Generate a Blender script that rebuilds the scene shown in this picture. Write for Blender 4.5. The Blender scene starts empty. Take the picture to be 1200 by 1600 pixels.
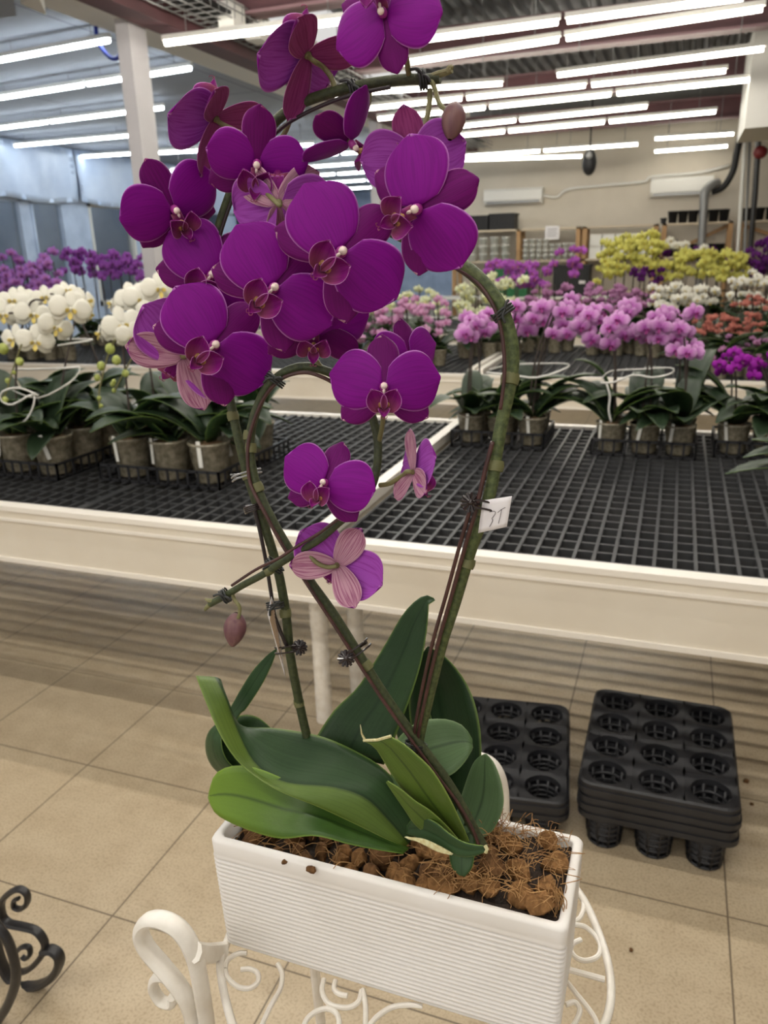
import bpy, math, random
from mathutils import Vector, Matrix
random.seed(7)
S = bpy.context.scene
COL = S.collection
PI = math.pi
# ---------------------------------------------------------------- camera
F, PITCH, ROLL, YAW = 1214.2, .32037, .02816, -.35838
CAM = Vector((0, 0, 1.45))
_cy, _sy = math.cos(YAW), math.sin(YAW)
FW = Vector((_sy * math.cos(PITCH), _cy * math.cos(PITCH), -math.sin(PITCH)))
_r = Vector((_cy, -_sy, 0)); _d = FW.cross(_r)
RT = math.cos(ROLL) * _r + math.sin(ROLL) * _d
DN = -math.sin(ROLL) * _r + math.cos(ROLL) * _d
cam_data = bpy.data.cameras.new('camera')
cam = bpy.data.objects.new('camera', cam_data); COL.objects.link(cam)
UP = -DN; BK = -FW
cam.matrix_world = Matrix(((RT.x, UP.x, BK.x, CAM.x), (RT.y, UP.y, BK.y, CAM.y), (RT.z, UP.z, BK.z, CAM.z), (0, 0, 0, 1)))
cam_data.sensor_fit = 'HORIZONTAL'; cam_data.sensor_width = 36
cam_data.lens = 36 * F / 1200
cam_data.clip_start = .02
cam_data.dof.use_dof = True; cam_data.dof.focus_distance = .62; cam_data.dof.aperture_fstop = 15
S.camera = cam
# ---------------------------------------------------------------- world, exposure, lamp power
w = bpy.data.worlds.new('room_fill'); S.world = w; w.use_nodes = True  # even ambient fill added to brighten the room from its open side
w.node_tree.nodes['Background'].inputs[0].default_value = (1, .98, .95, 1)
w.node_tree.nodes['Background'].inputs[1].default_value = .35
S.view_settings.view_transform = 'Standard'; S.view_settings.look = 'None'
S.view_settings.exposure = 1.05; S.view_settings.gamma = 1; S.view_settings.use_curve_mapping = False
TUBE_WARM, TUBE_COOL, TUBE_NEAR = 10.5, 12.0, 28.5
S.cycles.max_bounces = 6; S.cycles.diffuse_bounces = 3; S.cycles.glossy_bounces = 2; S.cycles.transmission_bounces = 3
S.cycles.caustics_reflective = False; S.cycles.caustics_refractive = False
S.cycles.sample_clamp_indirect = 6

def ray(x, y): return RT * ((x - 600) / F) + DN * ((y - 800) / F) + FW
def at(x, y, Y):
    q = ray(x, y); return CAM + q * (Y / q.y)
def atz(x, y, z):
    q = ray(x, y); return CAM + q * ((z - CAM.z) / q.z)
def depth(P): return (P - CAM).dot(FW)
def pxm(P): return depth(P) / F            # metres per pixel at P

# ---------------------------------------------------------------- materials
def s2l(c): return tuple((v / 255 / 12.92) if v <= 10 else ((v / 255 + .055) / 1.055) ** 2.4 for v in c)
def mat(name, rgb, rough=.5, noise=0, nscale=20, rgb2=None, bump=0, bscale=200, metal=0, spec=.5, stretch=None, coat=0, trans=0, alpha=1):
    m = bpy.data.materials.new(name); m.use_nodes = True
    nt = m.node_tree; b = nt.nodes['Principled BSDF']
    c = s2l(rgb)
    b.inputs['Base Color'].default_value = (*c, 1); b.inputs['Roughness'].default_value = rough
    b.inputs['Metallic'].default_value = metal; b.inputs['Specular IOR Level'].default_value = spec
    b.inputs['Coat Weight'].default_value = coat; b.inputs['Transmission Weight'].default_value = trans
    b.inputs['Alpha'].default_value = alpha
    tc = nt.nodes.new('ShaderNodeTexCoord'); mp = nt.nodes.new('ShaderNodeMapping')
    nt.links.new(tc.outputs['Object'], mp.inputs[0])
    if stretch: mp.inputs['Scale'].default_value = stretch
    if noise or rgb2:
        n = nt.nodes.new('ShaderNodeTexNoise'); n.inputs['Scale'].default_value = nscale; n.inputs['Detail'].default_value = 5
        nt.links.new(mp.outputs[0], n.inputs['Vector'])
        r = nt.nodes.new('ShaderNodeValToRGB')
        c2 = s2l(rgb2) if rgb2 else tuple(v * (1 - noise) for v in c)
        r.color_ramp.elements[0].color = (*c2, 1); r.color_ramp.elements[1].color = (*c, 1)
        r.color_ramp.elements[0].position = .35; r.color_ramp.elements[1].position = .65
        nt.links.new(n.outputs[0], r.inputs[0]); nt.links.new(r.outputs[0], b.inputs['Base Color'])
    if bump:
        n2 = nt.nodes.new('ShaderNodeTexNoise'); n2.inputs['Scale'].default_value = bscale; n2.inputs['Detail'].default_value = 4
        nt.links.new(mp.outputs[0], n2.inputs['Vector'])
        bp = nt.nodes.new('ShaderNodeBump'); bp.inputs['Strength'].default_value = bump; bp.inputs['Distance'].default_value = .002
        nt.links.new(n2.outputs[0], bp.inputs['Height']); nt.links.new(bp.outputs[0], b.inputs['Normal'])
    return m
def emis(name, rgb, k):
    m = bpy.data.materials.new(name); m.use_nodes = True; nt = m.node_tree
    nt.nodes.remove(nt.nodes['Principled BSDF'])
    e = nt.nodes.new('ShaderNodeEmission'); e.inputs[0].default_value = (*rgb, 1); e.inputs[1].default_value = k
    nt.links.new(e.outputs[0], nt.nodes['Material Output'].inputs[0]); return m
def petal_mat(name, body, vein, rim, rough=.55, veins=.5, transl=.22, vscale=16, tip=None):
    """UV x = distance from the midrib (0..1), y = along the petal (0..1)"""
    m = bpy.data.materials.new(name); m.use_nodes = True; nt = m.node_tree; L = nt.links
    b = nt.nodes['Principled BSDF']; out = nt.nodes['Material Output']
    tc = nt.nodes.new('ShaderNodeTexCoord'); sp = nt.nodes.new('ShaderNodeSeparateXYZ'); L.new(tc.outputs['UV'], sp.inputs[0])
    mp = nt.nodes.new('ShaderNodeMapping'); mp.inputs['Scale'].default_value = (vscale, 2.2, 1); L.new(tc.outputs['UV'], mp.inputs[0])
    oi = nt.nodes.new('ShaderNodeObjectInfo'); ad = nt.nodes.new('ShaderNodeVectorMath'); ad.operation = 'ADD'
    L.new(mp.outputs[0], ad.inputs[0])
    ml = nt.nodes.new('ShaderNodeMath'); ml.operation = 'MULTIPLY'; ml.inputs[1].default_value = 30; L.new(oi.outputs['Random'], ml.inputs[0])
    L.new(ml.outputs[0], ad.inputs[1])
    n = nt.nodes.new('ShaderNodeTexNoise'); n.inputs['Scale'].default_value = 1; n.inputs['Detail'].default_value = 3; L.new(ad.outputs[0], n.inputs['Vector'])
    r = nt.nodes.new('ShaderNodeValToRGB')
    r.color_ramp.elements[0].position = .5 - .14; r.color_ramp.elements[1].position = .5 + .06
    bl = s2l(body); vl = s2l(vein)
    r.color_ramp.elements[0].color = (*[bl[i] * (1 - veins) + vl[i] * veins for i in range(3)], 1); r.color_ramp.elements[1].color = (*bl, 1)
    L.new(n.outputs[0], r.inputs[0])
    col = r.outputs[0]
    if tip:
        rp = nt.nodes.new('ShaderNodeValToRGB'); rp.color_ramp.elements[0].position = .12; rp.color_ramp.elements[1].position = .5
        L.new(sp.outputs[1], rp.inputs[0])
        mx0 = nt.nodes.new('ShaderNodeMix'); mx0.data_type = 'RGBA'; L.new(rp.outputs[0], mx0.inputs[0])
        mx0.inputs[6].default_value = (*s2l(tip), 1); L.new(col, mx0.inputs[7]); col = mx0.outputs[2]
    mxm = nt.nodes.new('ShaderNodeMath'); mxm.operation = 'MAXIMUM'; L.new(sp.outputs[0], mxm.inputs[0]); L.new(sp.outputs[1], mxm.inputs[1])
    re = nt.nodes.new('ShaderNodeValToRGB'); re.color_ramp.elements[0].position = .95; re.color_ramp.elements[1].position = .995
    L.new(mxm.outputs[0], re.inputs[0])
    mx = nt.nodes.new('ShaderNodeMix'); mx.data_type = 'RGBA'; L.new(re.outputs[0], mx.inputs[0]); L.new(col, mx.inputs[6]); mx.inputs[7].default_value = (*s2l(rim), 1)
    L.new(mx.outputs[2], b.inputs['Base Color']); b.inputs['Roughness'].default_value = rough
    b.inputs['Specular IOR Level'].default_value = .18
    b.inputs['Sheen Weight'].default_value = .05
    t = nt.nodes.new('ShaderNodeBsdfTranslucent'); L.new(mx.outputs[2], t.inputs[0])
    ms = nt.nodes.new('ShaderNodeMixShader'); ms.inputs[0].default_value = transl
    L.new(b.outputs[0], ms.inputs[1]); L.new(t.outputs[0], ms.inputs[2]); L.new(ms.outputs[0], out.inputs[0])
    return m
M = {}
M['white_glaze'] = mat('white_glaze', (236, 232, 228), .35, rgb2=(228, 223, 217), nscale=9, spec=.4)
M['white_paint'] = mat('white_paint', (236, 231, 222), .32, rgb2=(222, 215, 203), nscale=40, spec=.5)
M['bench_white'] = mat('bench_white', (226, 218, 203), .45, rgb2=(217, 207, 190), nscale=3.5)
M['bench_edge'] = mat('bench_edge', (236, 230, 220), .35)
M['grate'] = mat('grate', (62, 63, 65), .5, rgb2=(50, 51, 53), nscale=12)
M['steel'] = mat('steel', (150, 150, 146), .5)
M['black_plastic'] = mat('black_plastic', (29, 29, 32), .45, rgb2=(42, 42, 45), nscale=14)
M['black_iron'] = mat('black_iron', (30, 29, 31), .38, rgb2=(44, 42, 42), nscale=60)
M['black_matte'] = mat('black_matte', (22, 22, 25), .6)
M['stem'] = mat('stem', (88, 99, 56), .55, rgb2=(56, 68, 36), nscale=260, bump=.3, bscale=900)
M['stem_dark'] = mat('stem_dark', (66, 74, 42), .55, rgb2=(46, 54, 30), nscale=260, bump=.3, bscale=900)
M['pedicel'] = mat('pedicel', (128, 122, 84), .5, rgb2=(104, 104, 62), nscale=200)
M['node'] = mat('node', (98, 98, 60), .6)
M['wire'] = mat('wire', (76, 44, 40), .4, rgb2=(58, 34, 32), nscale=90)
M['wire_dark'] = mat('wire_dark', (44, 36, 38), .4)
M['tie'] = mat('tie', (40, 42, 42), .5)
M['clip'] = mat('clip', (40, 30, 30), .25, coat=.3)
M['leaf'] = mat('leaf', (54, 78, 44), .4, rgb2=(40, 62, 36), nscale=7, bump=.12, bscale=260, spec=.2)
M['leaf_dark'] = mat('leaf_dark', (42, 64, 36), .4, rgb2=(31, 50, 28), nscale=7, bump=.1, bscale=240, spec=.2)
M['leaf_light'] = mat('leaf_light', (92, 113, 44), .45, rgb2=(74, 97, 34), nscale=9, bump=.1, bscale=260, spec=.3)
M['leaf_bright'] = mat('leaf_bright', (76, 106, 34), .4, rgb2=(52, 82, 28), nscale=8, bump=.1, bscale=260, spec=.35)
M['leaf_grey'] = mat('leaf_grey', (84, 106, 70), .42, rgb2=(76, 102, 64), nscale=8, bump=.1, bscale=260, spec=.3)
def ribbed(m, tipc=None, marg=None):
    nt = m.node_tree; L = nt.links; b = nt.nodes['Principled BSDF']; col = b.inputs['Base Color'].links[0].from_socket
    tc = nt.nodes.new('ShaderNodeTexCoord'); sp = nt.nodes.new('ShaderNodeSeparateXYZ'); L.new(tc.outputs['UV'], sp.inputs[0])
    def mix(fac, c2, a, blend='MIX'):
        x = nt.nodes.new('ShaderNodeMix'); x.data_type = 'RGBA'; x.blend_type = blend; L.new(fac, x.inputs[0]) if not isinstance(fac, float) else setattr(x.inputs[0], 'default_value', fac)
        L.new(a, x.inputs[6])
        if isinstance(c2, tuple): x.inputs[7].default_value = (*c2, 1)
        else: L.new(c2, x.inputs[7])
        return x.outputs[2]
    def ramp(src, pts):
        r = nt.nodes.new('ShaderNodeValToRGB'); e = r.color_ramp.elements
        while len(e) < len(pts): e.new(.5)
        for k, (p, v) in enumerate(pts): e[k].position = p; e[k].color = (v, v, v, 1)
        L.new(src, r.inputs[0]); return r.outputs[0]
    mp = nt.nodes.new('ShaderNodeMapping'); mp.inputs['Scale'].default_value = (26, 1.6, 1); L.new(tc.outputs['UV'], mp.inputs[0])
    n = nt.nodes.new('ShaderNodeTexNoise'); n.inputs['Scale'].default_value = 1; n.inputs['Detail'].default_value = 2; L.new(mp.outputs[0], n.inputs['Vector'])
    col = mix(.55, ramp(n.outputs[0], [(.35, .72), (.6, 1.0)]), col, 'MULTIPLY')
    if tipc: col = mix(ramp(sp.outputs[1], [(0, .1), (.45, .0), (.75, .95)] if False else [(0, .85), (.22, .55), (.6, 0)]), s2l(tipc), col)
    col = mix(ramp(sp.outputs[0], [(.0, .6), (.09, 0), (1, 0)]), (.008, .022, .008), col)  # crease shade of the midrib fold, painted as a dark line
    col = mix(ramp(sp.outputs[0], [(.0, 0), (.93, 0), (1, .7)]), s2l(marg or (116, 140, 66)), col)
    L.new(col, b.inputs['Base Color'])
ribbed(M['leaf']); ribbed(M['leaf_dark']); ribbed(M['leaf_grey'], None, (120, 142, 96)); ribbed(M['leaf_light'], None, (140, 160, 80)); ribbed(M['leaf_bright'], (112, 142, 40), (126, 156, 60))
M['leaf_back'] = mat('leaf_back', (58, 82, 46), .5, rgb2=(40, 62, 34), nscale=5)
M['leaf_back_dark'] = mat('leaf_back_dark', (44, 62, 40), .5, rgb2=(32, 48, 30), nscale=5)
M['cut'] = mat('cut', (206, 204, 160), .7, rgb2=(186, 170, 120), nscale=300)
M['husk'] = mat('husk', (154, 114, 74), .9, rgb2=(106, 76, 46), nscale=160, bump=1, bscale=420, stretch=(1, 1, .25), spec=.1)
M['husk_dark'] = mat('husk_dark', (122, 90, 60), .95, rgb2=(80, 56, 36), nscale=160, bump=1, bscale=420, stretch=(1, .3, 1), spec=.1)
M['fibre'] = mat('fibre', (186, 144, 92), .8, rgb2=(136, 98, 58), nscale=50)
M['soil'] = mat('soil', (52, 38, 28), .95, rgb2=(34, 25, 18), nscale=120, bump=1, bscale=300)
M['paper'] = mat('paper', (226, 222, 224), .7)
M['ink'] = mat('ink', (62, 56, 62), .7)
M['bud'] = mat('bud', (118, 84, 80), .5, rgb2=(94, 56, 66), nscale=160, stretch=(1, 1, .15))
M['p_front'] = petal_mat('petal_front', (134, 6, 140), (104, 2, 110), (206, 130, 214), veins=.38, vscale=22)
M['p_back'] = petal_mat('petal_back', (174, 82, 190), (140, 34, 146), (206, 140, 206), veins=.6)
M['s_front'] = petal_mat('sepal_front', (112, 6, 106), (82, 2, 76), (206, 130, 200), veins=.45, vscale=20)
M['s_back'] = petal_mat('sepal_back', (200, 152, 170), (140, 48, 104), (222, 172, 196), veins=.75, vscale=13)
M['s_back_shaded'] = petal_mat('sepal_back_shaded', (158, 66, 128), (122, 34, 92), (210, 140, 180), veins=.6, vscale=13)  # darker copy of the sepal back: shade painted in for shadowed blossoms
M['lip'] = petal_mat('lip_petal', (136, 18, 122), (96, 4, 80), (210, 140, 206), veins=.6, tip=(150, 70, 104))
M['anther'] = mat('anther', (236, 216, 206), .45)
M['column'] = mat('column', (150, 40, 130), .5)
M['callus'] = mat('callus', (206, 168, 96), .5, rgb2=(120, 20, 66), nscale=38)

# ---------------------------------------------------------------- mesh helpers
class MB:
    def __init__(s): s.v = []; s.f = []; s.m = []; s.uv = {}
    def add(s, vs, fs, m=0, uvs=None):
        o = len(s.v); s.v += [Vector(v) for v in vs]
        if uvs: s.uv.update({o + i: u for i, u in enumerate(uvs)})
        for f in fs: s.f.append([o + i for i in f]); s.m.append(m)
        return o
    def box(s, x0, x1, y0, y1, z0, z1, m=0, mx=None):
        vs = [Vector(p) for p in ((x0, y0, z0), (x1, y0, z0), (x1, y1, z0), (x0, y1, z0), (x0, y0, z1), (x1, y0, z1), (x1, y1, z1), (x0, y1, z1))]
        if mx: vs = [mx @ v for v in vs]
        s.add(vs, [(0, 3, 2, 1), (4, 5, 6, 7), (0, 1, 5, 4), (1, 2, 6, 5), (2, 3, 7, 6), (3, 0, 4, 7)], m); return s
    def tube(s, pts, r, n=8, m=0, cap=True, flat=None):
        pts = [Vector(p) for p in pts]; k = len(pts)
        rs = r if isinstance(r, (list, tuple)) else [r] * k
        nrm = None; rings = []
        for i, p in enumerate(pts):
            t = (pts[min(i + 1, k - 1)] - pts[max(i - 1, 0)])
            t = t.normalized() if t.length > 1e-9 else Vector((0, 0, 1))
            if nrm is None:
                a = Vector((0, 0, 1)) if abs(t.z) < .9 else Vector((0, 1, 0))
                if flat: a = Vector(flat[0])
                nrm = (a - t * a.dot(t)).normalized()
            else:
                q = nrm - t * nrm.dot(t); nrm = q.normalized() if q.length > 1e-6 else nrm
            bi = t.cross(nrm); fx = flat[1] if flat else 1
            rings.append([p + (nrm * math.cos(2 * PI * j / n) * fx + bi * math.sin(2 * PI * j / n)) * rs[i] for j in range(n)])
        vs = [v for g in rings for v in g]; fs = []
        for i in range(k - 1):
            for j in range(n):
                fs.append((i * n + j, i * n + (j + 1) % n, (i + 1) * n + (j + 1) % n, (i + 1) * n + j))
        if cap: fs += [tuple(reversed(range(n))), tuple(range((k - 1) * n, k * n))]
        s.add(vs, fs, m); return s
    def lathe(s, prof, n=24, c=(0, 0, 0), m=0):
        c = Vector(c); k = len(prof)
        vs = [c + Vector((r * math.cos(2 * PI * j / n), r * math.sin(2 * PI * j / n), z)) for r, z in prof for j in range(n)]
        fs = [(i * n + j, i * n + (j + 1) % n, (i + 1) * n + (j + 1) % n, (i + 1) * n + j) for i in range(k - 1) for j in range(n)]
        s.add(vs, fs, m); return s
    def ball(s, c, rx, ry, rz, n=10, k=7, m=0, mx=None):
        vs = []; fs = []
        for i in range(k + 1):
            a = PI * i / k
            for j in range(n):
                b = 2 * PI * j / n; v = Vector((rx * math.sin(a) * math.cos(b), ry * math.sin(a) * math.sin(b), rz * math.cos(a)))
                vs.append(Vector(c) + (mx @ v if mx else v))
        for i in range(k):
            for j in range(n): fs.append((i * n + j, (i + 1) * n + j, (i + 1) * n + (j + 1) % n, i * n + (j + 1) % n))
        s.add(vs, fs, m); return s
    def sheet(s, P, th, m=0, mback=None, uv=None):
        """grid of points P[i][j] given a real thickness th; front faces m, back faces mback"""
        a = len(P); b = len(P[0]); nr = [[None] * b for _ in range(a)]
        for i in range(a):
            for j in range(b):
                du = P[min(i + 1, a - 1)][j] - P[max(i - 1, 0)][j]; dv = P[i][min(j + 1, b - 1)] - P[i][max(j - 1, 0)]
                q = dv.cross(du); nr[i][j] = q.normalized() if q.length > 1e-12 else None
        fall = next((nr[i][j] for i in range(a // 2, a) for j in range(b) if nr[i][j]), Vector((0, 0, 1)))
        fr = []; bk = []; us = []
        for i in range(a):
            for j in range(b):
                e = 0.35 if (j in (0, b - 1) or i in (0, a - 1)) else 1
                q = (nr[i][j] or fall) * th * .5 * e
                fr.append(P[i][j] + q); bk.append(P[i][j] - q)
                us.append(uv[i][j] if uv else (abs(2 * j / (b - 1) - 1), i / (a - 1)))
        o = s.add(fr + bk, [], 0, us + us); N = a * b
        def id(i, j): return o + i * b + j
        mm = m if callable(m) else (lambda i, j: m)
        mb = mback if mback is not None else m
        mbf = mb if callable(mb) else (lambda i, j: mb)
        for i in range(a - 1):
            for j in range(b - 1):
                q = (id(i, j), id(i, j + 1), id(i + 1, j + 1), id(i + 1, j))
                s.f.append(list(q)); s.m.append(mm(i, j))
                s.f.append([x + N for x in reversed(q)]); s.m.append(mbf(i, j))
        ring = [(0, j) for j in range(b)] + [(i, b - 1) for i in range(1, a)] + [(a - 1, j) for j in range(b - 2, -1, -1)] + [(i, 0) for i in range(a - 2, 0, -1)]
        for k in range(len(ring)):
            p, q = id(*ring[k]), id(*ring[(k + 1) % len(ring)])
            s.f.append([p, p + N, q + N, q]); s.m.append(mm(0, 0) if not callable(m) else 0)
        return s
    def mesh(s, name, mats, smooth=True, off=Vector((0, 0, 0))):
        me = bpy.data.meshes.new(name); me.from_pydata([v - off for v in s.v], [], s.f)
        for x in mats: me.materials.append(x)
        me.polygons.foreach_set('material_index', s.m)
        if s.uv:
            ul = me.uv_layers.new(name='UVMap')
            for lp in me.loops:
                ul.data[lp.index].uv = s.uv.get(lp.vertex_index, (0, 0))
        if smooth:
            me.polygons.foreach_set('use_smooth', [True] * len(s.f))
            if smooth == 'auto': me.set_sharp_from_angle(angle=math.radians(40))
        me.update(); return me
    def build(s, name, mats, parent=None, smooth='auto', loc=None, origin=None):
        if not isinstance(mats, (list, tuple)): mats = [mats]
        base = wloc(parent) if parent else Vector((0, 0, 0))
        if origin == 'auto':
            origin = Vector((sum(v.x for v in s.v) / len(s.v), sum(v.y for v in s.v) / len(s.v), min(v.z for v in s.v)))
        org = Vector(origin) if origin is not None else base
        o = bpy.data.objects.new(name, s.mesh(name, mats, smooth, org)); COL.objects.link(o)
        if parent: o.parent = parent; o.location = org - base
        else: o.location = org
        return o
def wloc(o):
    p = Vector((0, 0, 0))
    while o: p = p + o.location; o = o.parent
    return p
def tag(o, label=None, cat=None, group=None, kind=None):
    if label: o['label'] = label
    if cat: o['category'] = cat
    if group: o['group'] = group
    if kind: o['kind'] = kind
    return o
def empty(name, loc, label, cat, group=None):
    o = bpy.data.objects.new(name, None); COL.objects.link(o); o.location = loc; o.empty_display_size = .05
    return tag(o, label, cat, group)
def struct(name, mb, mats, smooth=False): return tag(mb.build(name, mats, None, smooth), kind='structure')
def copy_tree(o, parent=None):
    c = o.copy(); COL.objects.link(c)
    if parent: c.parent = parent
    for ch in list(o.children): copy_tree(ch, c)
    return c
def child(me, name, parent, loc, rot=None, sc=1):
    o = bpy.data.objects.new(name, me); COL.objects.link(o); o.parent = parent
    mw = Matrix.Translation(Vector(loc)) @ ((rot.to_4x4()) if rot else Matrix.Identity(4)) @ Matrix.Scale(sc, 4)
    o.matrix_local = mw; return o
def smooth_path(pts, k=6):
    pts = [Vector(p) for p in pts]; out = []
    for i in range(len(pts) - 1):
        p0 = pts[max(i - 1, 0)]; p1 = pts[i]; p2 = pts[i + 1]; p3 = pts[min(i + 2, len(pts) - 1)]
        for j in range(k):
            t = j / k
            out.append(.5 * ((2 * p1) + (p2 - p0) * t + (2 * p0 - 5 * p1 + 4 * p2 - p3) * t * t + (3 * p1 - p0 - 3 * p2 + p3) * t ** 3))
    out.append(pts[-1]); return out
def resample(pts, n):
    pts = smooth_path(pts, 8); d = [0]
    for i in range(1, len(pts)): d.append(d[-1] + (pts[i] - pts[i - 1]).length)
    out = []; k = 0
    for i in range(n):
        t = d[-1] * i / (n - 1)
        while k < len(d) - 2 and d[k + 1] < t: k += 1
        u = (t - d[k]) / max(d[k + 1] - d[k], 1e-9); out.append(pts[k].lerp(pts[k + 1], min(max(u, 0), 1)))
    return out
def spiral(c, r0, r1, a0, turns, n, ux, uz):
    c = Vector(c); out = []
    for i in range(n + 1):
        t = i / n; a = a0 + turns * 2 * PI * t; r = r0 + (r1 - r0) * t
        out.append(c + Vector(ux) * r * math.cos(a) + Vector(uz) * r * math.sin(a))
    return out
# ================================================================ ROOM
def floor_mat():
    m = mat('floor_tile', (195, 178, 150), .34, rgb2=(184, 166, 138), nscale=14, spec=.4)
    nt = m.node_tree; L = nt.links; b = nt.nodes['Principled BSDF']
    col = b.inputs['Base Color'].links[0].from_socket
    tc = nt.nodes.new('ShaderNodeTexCoord')
    sp = nt.nodes.new('ShaderNodeMapping'); sp.inputs['Location'].default_value = (1.121, -1.557, 0); L.new(tc.outputs['Object'], sp.inputs[0])
    n = nt.nodes.new('ShaderNodeTexNoise'); n.inputs['Scale'].default_value = 170; n.inputs['Detail'].default_value = 3; L.new(tc.outputs['Object'], n.inputs['Vector'])
    r = nt.nodes.new('ShaderNodeValToRGB'); r.color_ramp.elements[0].position = .36; r.color_ramp.elements[1].position = .52
    r.color_ramp.elements[0].color = (.80, .77, .74, 1); r.color_ramp.elements[1].color = (1, 1, 1, 1); L.new(n.outputs[0], r.inputs[0])
    mx = nt.nodes.new('ShaderNodeMix'); mx.data_type = 'RGBA'; mx.blend_type = 'MULTIPLY'; mx.inputs[0].default_value = 1
    L.new(col, mx.inputs[6]); L.new(r.outputs[0], mx.inputs[7])
    bt = nt.nodes.new('ShaderNodeTexBrick'); bt.offset = 0; bt.squash = 1
    bt.inputs['Scale'].default_value = 1; bt.inputs['Brick Width'].default_value = .448; bt.inputs['Row Height'].default_value = .448
    bt.inputs['Mortar Size'].default_value = .0022; bt.inputs['Mortar Smooth'].default_value = .15; bt.inputs['Bias'].default_value = 0
    L.new(sp.outputs[0], bt.inputs['Vector'])
    m2 = nt.nodes.new('ShaderNodeMix'); m2.data_type = 'RGBA'; L.new(bt.outputs['Fac'], m2.inputs[0]); L.new(mx.outputs[2], m2.inputs[6])
    m2.inputs[7].default_value = (*s2l((112, 98, 80)), 1); L.new(m2.outputs[2], b.inputs['Base Color'])
    return m
struct('floor', MB().box(-12, 4, -3, 24.3, -.1, 0), floor_mat())
M['wall_warm'] = mat('wall_warm', (212, 203, 188), .8, rgb2=(204, 195, 180), nscale=2)
M['wall_blue'] = mat('wall_blue', (200, 214, 236), .7, rgb2=(176, 192, 216), nscale=3)
M['film'] = mat('film', (204, 218, 240), .35, rgb2=(190, 206, 232), nscale=2.5, bump=.6, bscale=5, spec=.5)
M['interior'] = mat('interior', (206, 202, 196), .8, rgb2=(150, 150, 152), nscale=.8)
M['maroon'] = mat('maroon', (98, 62, 66), .55, rgb2=(82, 52, 56), nscale=3)
M['maroon_edge'] = mat('maroon_edge', (128, 98, 102), .5)
M['wood'] = mat('wood', (186, 148, 104), .6, rgb2=(160, 122, 80), nscale=30, stretch=(1, 1, .1))
M['board'] = mat('board', (206, 190, 166), .6)
M['plain_white'] = mat('plain_white', (226, 224, 218), .5)
M['grey_metal'] = mat('grey_metal', (140, 140, 140), .4, metal=.3)
struct('wall_back', MB().box(-4.1, 4, 15, 15.3, 0, 4.1), M['wall_warm'])
struct('wall_far', MB().box(-12, -3.9, 24, 24.3, 0, 4.1), M['wall_blue'])
struct('wall_side', MB().box(-4.1, -3.95, 15.3, 24, 0, 4.1), M['wall_blue'])
struct('wall_right', MB().box(3.6, 3.9, -3, 15, 0, 4.1), M['wall_warm'])
XW = -9.85
wins = [(8.6, 10.38), (10.57, 11.31), (11.94, 13.16), (13.42, 14.6), (15.1, 16.4), (16.9, 18.4)]
wl = MB().box(XW - .12, XW, 2, 24, 0, .7).box(XW - .12, XW, 2, 24, 2.43, 3.3)
ys = [2] + [v for p in wins for v in p] + [24]
for i in range(0, len(ys), 2): wl.box(XW - .12, XW, ys[i], ys[i + 1], .7, 2.43)
struct('wall_left', wl, M['wall_blue'])
struct('wall_corridor', MB().box(XW - 1.9, XW - 1.7, 2, 24, 0, 3.3).box(XW - 1.7, XW - .12, 2, 24, 3.2, 3.3), M['interior'])
gl = bpy.data.materials.new('window_glass'); gl.use_nodes = True
_nt = gl.node_tree; _g = _nt.nodes.new('ShaderNodeBsdfGlossy'); _g.inputs['Roughness'].default_value = .06; _g.inputs[0].default_value = (.9, .92, .95, 1)
_t = _nt.nodes.new('ShaderNodeBsdfTransparent'); _t.inputs[0].default_value = (.82, .84, .86, 1)
_mx = _nt.nodes.new('ShaderNodeMixShader'); _mx.inputs[0].default_value = .16
_nt.links.new(_t.outputs[0], _mx.inputs[1]); _nt.links.new(_g.outputs[0], _mx.inputs[2]); _nt.links.new(_mx.outputs[0], _nt.nodes['Material Output'].inputs[0])
for i, (a, b) in enumerate(wins):
    fr = MB()
    for y0, y1, z0, z1 in ((a, a + .05, .7, 2.43), (b - .05, b, .7, 2.43), (a, b, 2.38, 2.43), (a, b, .7, .78)): fr.box(XW - .09, XW + .02, y0, y1, z0, z1)
    o = struct('window_%d' % (i + 1), fr, M['plain_white'] if i == 2 else M['wall_blue'])
    MB().box(XW - .06, XW - .05, a + .05, b - .05, .78, 2.38).build('pane', gl, o, False)
def film(y0, y1, seed):
    P = []; rr = random.Random(seed)
    for i in range(9):
        z = 2.44 + .80 * i / 8; row = []
        for j in range(25):
            y = y0 + (y1 - y0) * j / 24
            fold = .05 * math.sin(j * 1.1 + seed) * (i / 8) + .03 * math.sin(j * 2.3 + i * .7) + .09 * (1 - i / 8) * math.sin(j * .5 + 1)
            row.append(Vector((XW + .10 + fold * .45 + .006 * rr.random(), y, z - .06 * abs(math.sin(j * .26)) * (1 - i / 8))))
        P.append(row)
    return MB().sheet(P, .003)
for k, (a, b, nm) in enumerate([(8.4, 11.6, 'wrinkled pale plastic sheet hung above the two leftmost office windows'), (11.65, 14.9, 'wrinkled pale plastic sheet hung above the wide office window'), (14.95, 19, 'wrinkled pale plastic sheet hung at far end of the left wall behind the column')]):
    tag(film(a, b, k).build('plastic_sheet', M['film'], None, True), nm, 'plastic sheet')
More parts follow.
